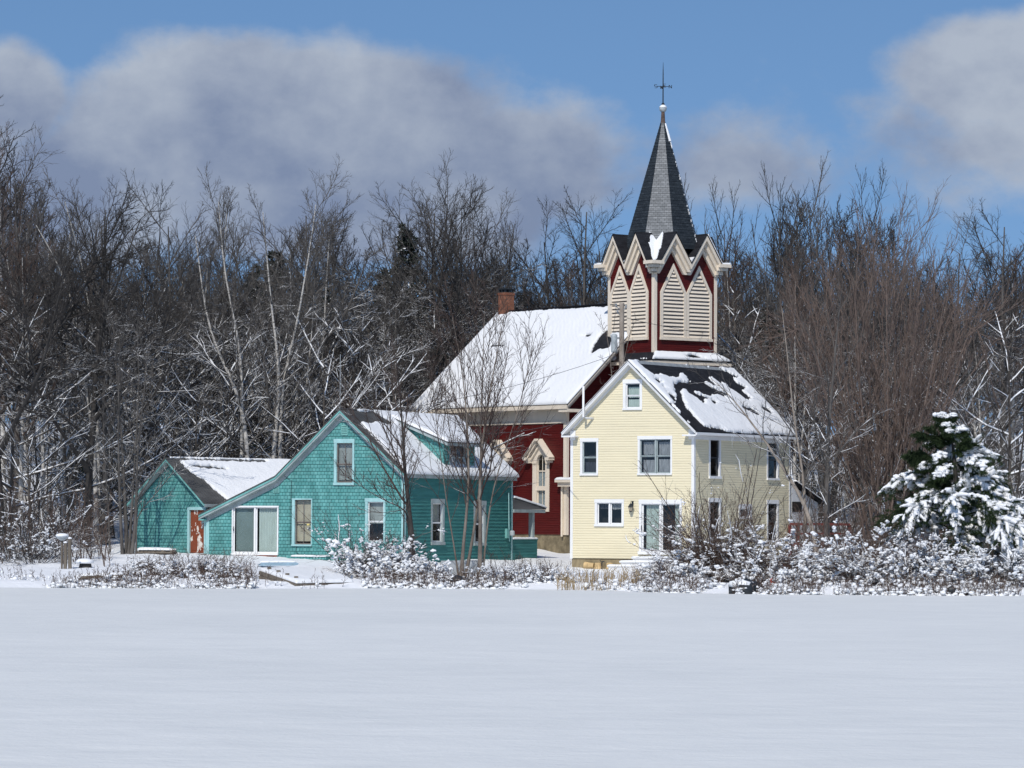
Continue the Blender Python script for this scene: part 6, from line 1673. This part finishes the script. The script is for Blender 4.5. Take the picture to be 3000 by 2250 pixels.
# snow: drooping fingers along the branchlets, thick pads where the loaded boughs lie flat
keep = lq2 & (rs.rand(len(Q2)) < .78); S_ = Q2[keep] + np.array([0, 0, .05]); w0 = (.05 + .05 * rs.rand(len(S_)))[:, None] * np.array([.6, 1.0, 1.1, .5])[None]; sf = tubes(S_, w0, 6)
keep = lq & (rs.rand(len(Q)) < .92); S1 = Q[keep] + np.array([0, 0, .07]); w1 = (.065 + .06 * rs.rand(len(S1)))[:, None] * np.array([.6, 1.0, 1.15, 1.0, .45])[None]; sf1 = tubes(S1, w1, 6)
cp = np.vstack([S1[:, 1:4].reshape(-1, 3) + rs.randn(len(S1) * 3, 3) * .04, P[load][:, 3:].reshape(-1, 3) + np.array([0, 0, .08])]); cl_ = clumps(cp, .07 + .08 * rs.rand(len(cp)) ** 1.6, rs, .7)
o = thing('snowy_pine', 'dark green pine with boughs bent under thick snow at the right', 'pine tree', pb); o.scale = (1.15, 1.1, 1.0)
link('trunk', mesh_np('pine_trunk', *tr_, 'dark bark', True), o); link('boughs', mesh_np('pine_boughs', *br, 'needles'), o)
sv = join([sf, sf1]); me = mesh_np('pine_snow_fingers', *sv, 'clump snow', True); so = link('snow', me, o); so['kind'] = 'stuff'
link('snow', mesh_np('pine_snow_lumps', *cl_, 'clump snow', True), o)['kind'] = 'stuff'

# ------------------------------------------------------------------ things standing about


def at_ground_px(px, D, dz=0.0): p = on_ground(px, D); p.z += dz; return p


# feeder pole with a snow cap, two old posts
p = on_ground(181, 157); hpole = top_h(181, 1572, 157, p.z)
fp = thing('feeder_pole', 'grey feeder pole topped by a snow-capped tray at the left shore', 'bird feeder', p)
mb = MB(); mb.tube([(0, 0, -.3), (0, 0, hpole)], .045, 8); mb.build('pole', 'weathered wood', fp)
mb = MB(); mb.lathe((0, 0, hpole - .10), [(.06, -.08), (.2, .0), (.27, .07), (.27, .10)], 14); tr_ = mb.build('tray', 'galvanised', fp)
mb = MB(); mb.lathe((0, 0, hpole), [(.28, 0), (.29, .05), (.24, .11), (.12, .14), (.02, .145)], 14); mb.build('snow', 'roof snow', tr_, 0, True)
for px, h_, ln_, lab in ((190, 1.15, .03, 'shorter split grey post close against the feeder pole'), (206, 1.3, -.04, 'grey wooden post with a snow cap right of the feeder pole')):
    p = on_ground(px, 156.6); o = thing('wooden_post', lab, 'post', p); mb = MB()
    mb.tube([(0, 0, -.3), (ln_, 0, h_ * .5), (ln_ * .6, 0, h_)], .085, 7, r1=.075); mb.build('post', 'weathered wood', o)
    V, F = clumps(np.array([(ln_ * .6, 0, h_ + .03)]), np.array([.1]), np.random.RandomState(3), .5); link('snow', mesh_np('post_snow', V, F, 'clump snow', True), o)
# stump, driftwood, plank pile
p = on_ground(250, 158); o = thing('snow_covered_stump', 'dark hollow stump under a cushion of snow behind the posts', 'stump', p); o.scale = (.75, .75, .7); mb = MB(); mb.lathe((0, 0, -.1), [(.42, 0), (.38, .2), (.34, .42), (.2, .44)], 11); mb.build('stump', 'dark bark', o)
mb = MB(); mb.lathe((-.05, 0, .36), [(.5, -.06), (.56, .02), (.5, .13), (.34, .22), (.14, .26), (.02, .265)], 13); mb.build('snow', 'clump snow', o, 0, True)
for i, (px, D, ln_, rz, lab) in enumerate([(275, 147.4, 1.5, .25, 'snow-covered plank slanting at the shore below the posts'), (300, 146.9, 1.7, .05, 'dark snow-topped board lying lowest at the shore left of the low shrub')]):
    p = on_ground(px, D); o = thing('driftwood_board', lab, 'board', p + Vector((0, 0, .05)), rz); o.rotation_euler = (0, -.10 + .06 * i, rz); mb = MB(); mb.hexa([(x, y, z) for y in (-.16, .16) for z in (0, .1) for x in (-ln_ / 2, ln_ / 2)]); bo = mb.build('board', 'weathered wood', o)
    V, F = snow_sheet((-ln_ / 2, .17, .1), (ln_ / 2, .17, .1), (ln_ / 2, -.17, .099), (-ln_ / 2, -.17, .099), .1, .05, [], .04, 0, 90 + i); link('snow', mesh_np('board_snow', V, F, 'roof snow', True), o)
p = on_ground(456, 172); o = thing('plank_pile', 'pile of dark planks under snow before the garage wall', 'planks', p, -.42); rs = np.random.RandomState(8)
for i in range(4):
    mb = MB(); a0 = rs.uniform(-.15, .15); mb.hexa([(x, y - .2 + .14 * i, z + .09 * (i % 2)) for y in (-.08, .08) for z in (.02, .16) for x in (-1.0 + a0, .95 + a0)]); mb.build('plank', 'weathered wood', o)
o.scale = (1, 1, .7)
V, F = snow_sheet((-1.05, .45, .27), (1.0, .45, .27), (1.0, -.4, .24), (-1.05, -.4, .24), .16, .05, [], .16, .10, 93); link('snow', mesh_np('plank_snow', V, F, 'roof snow', True), o)
# landing of weathered timbers in front of the sliding door, snowy dock at the shore
u_, z_ = T.front(700, 1640); wp = T.world((u_, -.9, 0)); o = thing('timber_landing', 'weathered timber landing with snow below the teal house sliding door', 'landing', (wp.x, wp.y, z_ - .45), -T.phi)
x0, x1 = T.front(612, 1640)[0] - u_, T.front(795, 1640)[0] - u_
mb = MB(); mb.hexa([(x, y, z) for y in (-.55, .8) for z in (-.2, .22) for x in (x0 + .1, x1 + .1)]); mb.hexa([(x, y, z) for y in (-.95, -.56) for z in (-.4, .02) for x in (x0, x1 - .6)]); mb.build('timbers', 'weathered wood', o)
V, F = snow_sheet((x0 + .1, .85, .22), (x1 - .2, .85, .22), (x1 - .2, -.6, .21), (x0 + .1, -.6, .21), .13, .05, [], .06, .02, 94); link('snow', mesh_np('landing_snow', V, F, 'roof snow', True), o)
V, F = snow_sheet((x0, -.57, .02), (x1 - .7, -.57, .02), (x1 - .7, -1.0, .01), (x0, -1.0, .01), .1, .05, [], .05, .02, 95); link('snow', mesh_np('landing_snow_low', V, F, 'roof snow', True), o)
A, B, RF, RB = at_depth(762, 1672, 150.5), at_depth(868, 1709, 146.9), at_depth(1035, 1706, 148.6), at_depth(960, 1668, 154.5)
o = thing('timber_dock', 'low grey timber dock edge buried under smooth snow by the shore', 'dock', (B.x, B.y, 0)); off = Vector((B.x, B.y, 0))
A, B, RF, RB = A - off, B - off, RF - off, RB - off
mb = MB(); mb.prism([A + Vector((.1, .06, -.03)), B + Vector((.06, .08, -.03)), RF + Vector((0, 0, -.03)), RB + Vector((0, 0, -.03))], (0, 0, -1.1)); mb.build('deck', 'weathered wood', o)
for i in range(3):
    z0, z1 = -.01 - .17 * i, -.01 - .12 * i; mb = MB(); ow = Vector((-.05 - .01 * i, -.05, 0))
    mb.prism([A + ow + Vector((0, 0, z0)), B + ow + Vector((0, 0, z1)), B + ow + Vector((0, 0, z1 - .11)), A + ow + Vector((0, 0, z0 - .155))], (.11, .06, 0)); mb.build('timber', 'weathered wood', o)
mb = MB(); mb.prism([B + Vector((-.05, -.06, -.02)), B.lerp(RF, .55) + Vector((0, -.06, -.03)), B.lerp(RF, .55) + Vector((0, -.06, -.12)), B + Vector((-.05, -.06, -.35))], (0, .12, 0)); mb.build('timber', 'weathered wood', o)
V, F = snow_sheet(A + Vector((-.02, .05, 0)), RB, RF, B + Vector((.0, -.03, 0)), .15, .08, [], .06, .0, 96); link('snow', mesh_np('dock_snow', V, F, 'roof snow', True), o)
for i, f_ in enumerate((.12, .38, .62, .86)):
    q = A.lerp(B, f_); mb = MB(); mb.hexa([(q.x + .2 + x, q.y + .1 + y, q.z + z) for y in (-.07, .07) for z in (-.1, .22) for x in (-.08, .08)]); mb.build('cleat', 'weathered wood', o)
p = on_ground(815, 160.5); o = thing('blue_sled', 'pale blue plastic sled under snow by the teal house hatch', 'sled', p + Vector((0, 0, .18)), .1); mb = MB()
mb.prism([(-1.15, 0, 0), (-.9, 0, .16), (1.0, 0, .2), (1.15, 0, .12), (1.1, 0, .02), (.9, 0, -.05), (-1, 0, -.08)], (0, .4, 0)); sl_ = mb.build('sled', 'blue plastic', o); o.scale = (.8, .8, .6)
V, F = snow_sheet((-1.0, .55, .17), (1.0, .55, .2), (1.0, .02, .2), (-1.0, .02, .17), .14, .05, [], .08, .03, 97); link('snow', mesh_np('sled_snow', V, F, 'roof snow', True), o)
p = on_ground(1362, 155.5); o = thing('leaning_metal_sheet', 'dark grey metal sheet leaning behind the stem clump', 'metal sheet', p, .1); mb = MB(); mb.prism([(-1.1, 0, 0), (-1.0, .5, .62), (.95, .5, .66), (.55, 0, 0)], (0, .04, 0)); mb.build('sheet', 'grey metal', o)
# boulder, red buoy, red railing by the yellow house
rs = np.random.RandomState(12)
for px, D, s_, lab in ((2185, 140.0, .62, 'dark wet boulder capped with snow at the water edge'), (2790, 139.2, .5, 'dark boulder under snow at the water edge below the pine'), (1340, 149.5, .42, 'dark snow-patched rock at the foot of the stem clump')):
    p = on_ground(px, D); o = thing('boulder', lab, 'rock', p, rs.rand() * 6); V, F = clumps(np.array([(0, 0, .08), (s_ * .9, .1, 0)]), np.array([s_, s_ * .6]), rs, .5); link('rock', mesh_np('rock', V, F, 'dark metal'), o)
    V, F = clumps(np.array([(-.1, .1, s_ * .42), (s_ * .8, .25, s_ * .2), (-s_ * .5, .1, s_ * .25)]), np.array([s_ * .8, s_ * .5, s_ * .5]), rs, .35); link('snow', mesh_np('rock_snow', V, F, 'clump snow', True), o)
p = on_ground(2262, 141.8); mb = MB(); mb.lathe((0, 0, .0), [(.05, 0), (.13, .04), (.16, .14), (.13, .25), (.06, .29), (.03, .33)], 12); o = mb.build('red_buoy', 'red plastic', None, 0, True); o.location = p; tag(o, 'small red buoy lying in the snow right of the dark boulder', 'buoy')
p = on_ground(2355, 146.5); o = thing('red_canoe', 'dark red canoe hull half hidden among snowy twigs', 'canoe', p + Vector((0, 0, .35)), .1); mb = MB()
prof = [(-1.5, .22, .03), (-1.1, .06, .22), (-.4, .0, .33), (.4, .0, .33), (1.1, .06, .22), (1.5, .22, .03)]; q = []
for x, zb_, wv in prof: q.append([(x, -wv, .34), (x, -wv * .75, zb_ + .05), (x, 0, zb_), (x, wv * .75, zb_ + .05), (x, wv, .34)])
for r0_, r1_ in zip(q, q[1:]):
    for j in range(4): mb.face([r0_[j], r0_[j + 1], r1_[j + 1], r1_[j]]); mb.face([(x_, y_ * .9, z_ + .012) for x_, y_, z_ in (r0_[j], r1_[j], r1_[j + 1], r0_[j + 1])])
mb.build('hull', 'red clapboard', o, 0, True)
p0 = on_ground(2312, 176); o = thing('red_railing', 'red-brown wooden railing with crossbars right of the yellow house', 'railing', p0); mb_posts = []
pts = [at_depth(x, 1565, 176) - p0 for x in (2314, 2337, 2415, 2490)]; zt_ = at_depth(2340, 1532, 176).z - p0.z
for i, q in enumerate(pts): mb = MB(); mb.hexa([(q.x + x, y, z) for y in (-.07, .07) for z in (-.3, zt_ - .08) for x in (-.08, .08)]); mb.build('post', 'red-brown wood', o)
for k_, (zz, hh) in enumerate(((zt_, .12), (zt_ - .47, .10), (zt_ - .98, .18))): mb = MB(); mb.hexa([(x, y, z) for y in (-.14, -.071) for z in (zz - hh, zz) for x in (pts[0].x, pts[-1].x)]); mb.build('rail', 'red-brown wood', o)

# ------------------------------------------------------------------ utility pole and wires
pd_ = 181.0; p = on_ground(1819, pd_); hp = top_h(1819, 888, pd_, p.z)
o = thing('utility_pole', 'weathered utility pole with a grey transformer before the steeple', 'utility pole', p)
mb = MB(); mb.tube([(0, 0, -.5), (0, 0, hp)], .16, 10, r1=.125); mb.build('pole', 'pale trunk', o)
zt_ = top_h(1795, 1005, pd_, p.z); mb = MB(); mb.lathe((-.38, -.05, zt_ - .48), [(.14, 0), (.155, .05), (.155, .85), (.14, .9), (.06, .95)], 12); tf_ = mb.build('transformer', 'galvanised', o, 0, True)
mb = MB(); mb.hexa([(x, y, z) for y in (-.08, .03) for z in (zt_ + .2, zt_ + .3) for x in (-.5, .0)]); mb.build('bracket', 'grey metal', o)
for zz, xx in ((hp - .18, -.3), (hp - .5, -.22), (hp - .25, .2)):
    mb = MB(); mb.lathe((xx, -.1, zz), [(.03, 0), (.07, .03), (.04, .07), (.07, .1), (.03, .16)], 8); mb.tube([(xx, -.1, zz), (xx * .3, -.05, zz - .12)], .025, 5); mb.build('insulator', 'grey metal', o)
mb = MB(); mb.tube([(-.3, -.12, hp - .05), (-.6, -.12, hp - .1)], .025, 5); mb.tube([(-.44, -.05, zt_ + .5), (-.3, -.1, hp - .2)], .012, 4); mb.build('lead_wire', 'dark metal', o)
# twigs of a young tree around the pole
own_tree('young_tree', 'thin twiggy young tree beside the utility pole behind the yellow house peak', 179.5, [([(1800, 1640), (1800, 1300), (1795, 1100), (1775, 960)], .05, .006), ([(1802, 1640), (1805, 1300), (1820, 1080), (1850, 960)], .04, .006)], 'birch', 'pale trunk', 'twig bark', 520, LV((12, .5, .98, (46, 30), .14, 7, .08, .04, .5, .010, .4), (6, .15, .97, (40, 30), .42, 5, .1, .03, .55, .008, .45), (3, .2, 1, (40, 30), .42, 3, .1, .03, .65, .006, .4)))
W_ = [((1810, 925), 181, (2330, 990), 205, .35, 'thin overhead wire running right from the pole across the steeple louvres'), ((1225, 1190), 172, (1810, 1035), 181, .25, 'overhead wire rising across the snowy church roof to the utility pole'),
      ((1640, 1239), 168, (1365, 1268), 180, .2, 'overhead wire from the yellow house eave past the red wall'), ((540, 1298), 186, (1000, 1299), 186, .05, 'nearly level overhead wire behind the teal house peak')]
for (a, da, b_, db, sag, lab) in W_:
    A, B = at_depth(*a, da), at_depth(*b_, db); mid = (A + B) / 2; mb = MB()
    mb.tube([A.lerp(B, t_ / 10) - mid - Vector((0, 0, sag * 4 * (t_ / 10) * (1 - t_ / 10))) for t_ in range(11)], .014, 4); o = mb.build('overhead_wire', 'dark metal'); o.location = mid; tag(o, lab, 'wire', 'overhead wires')
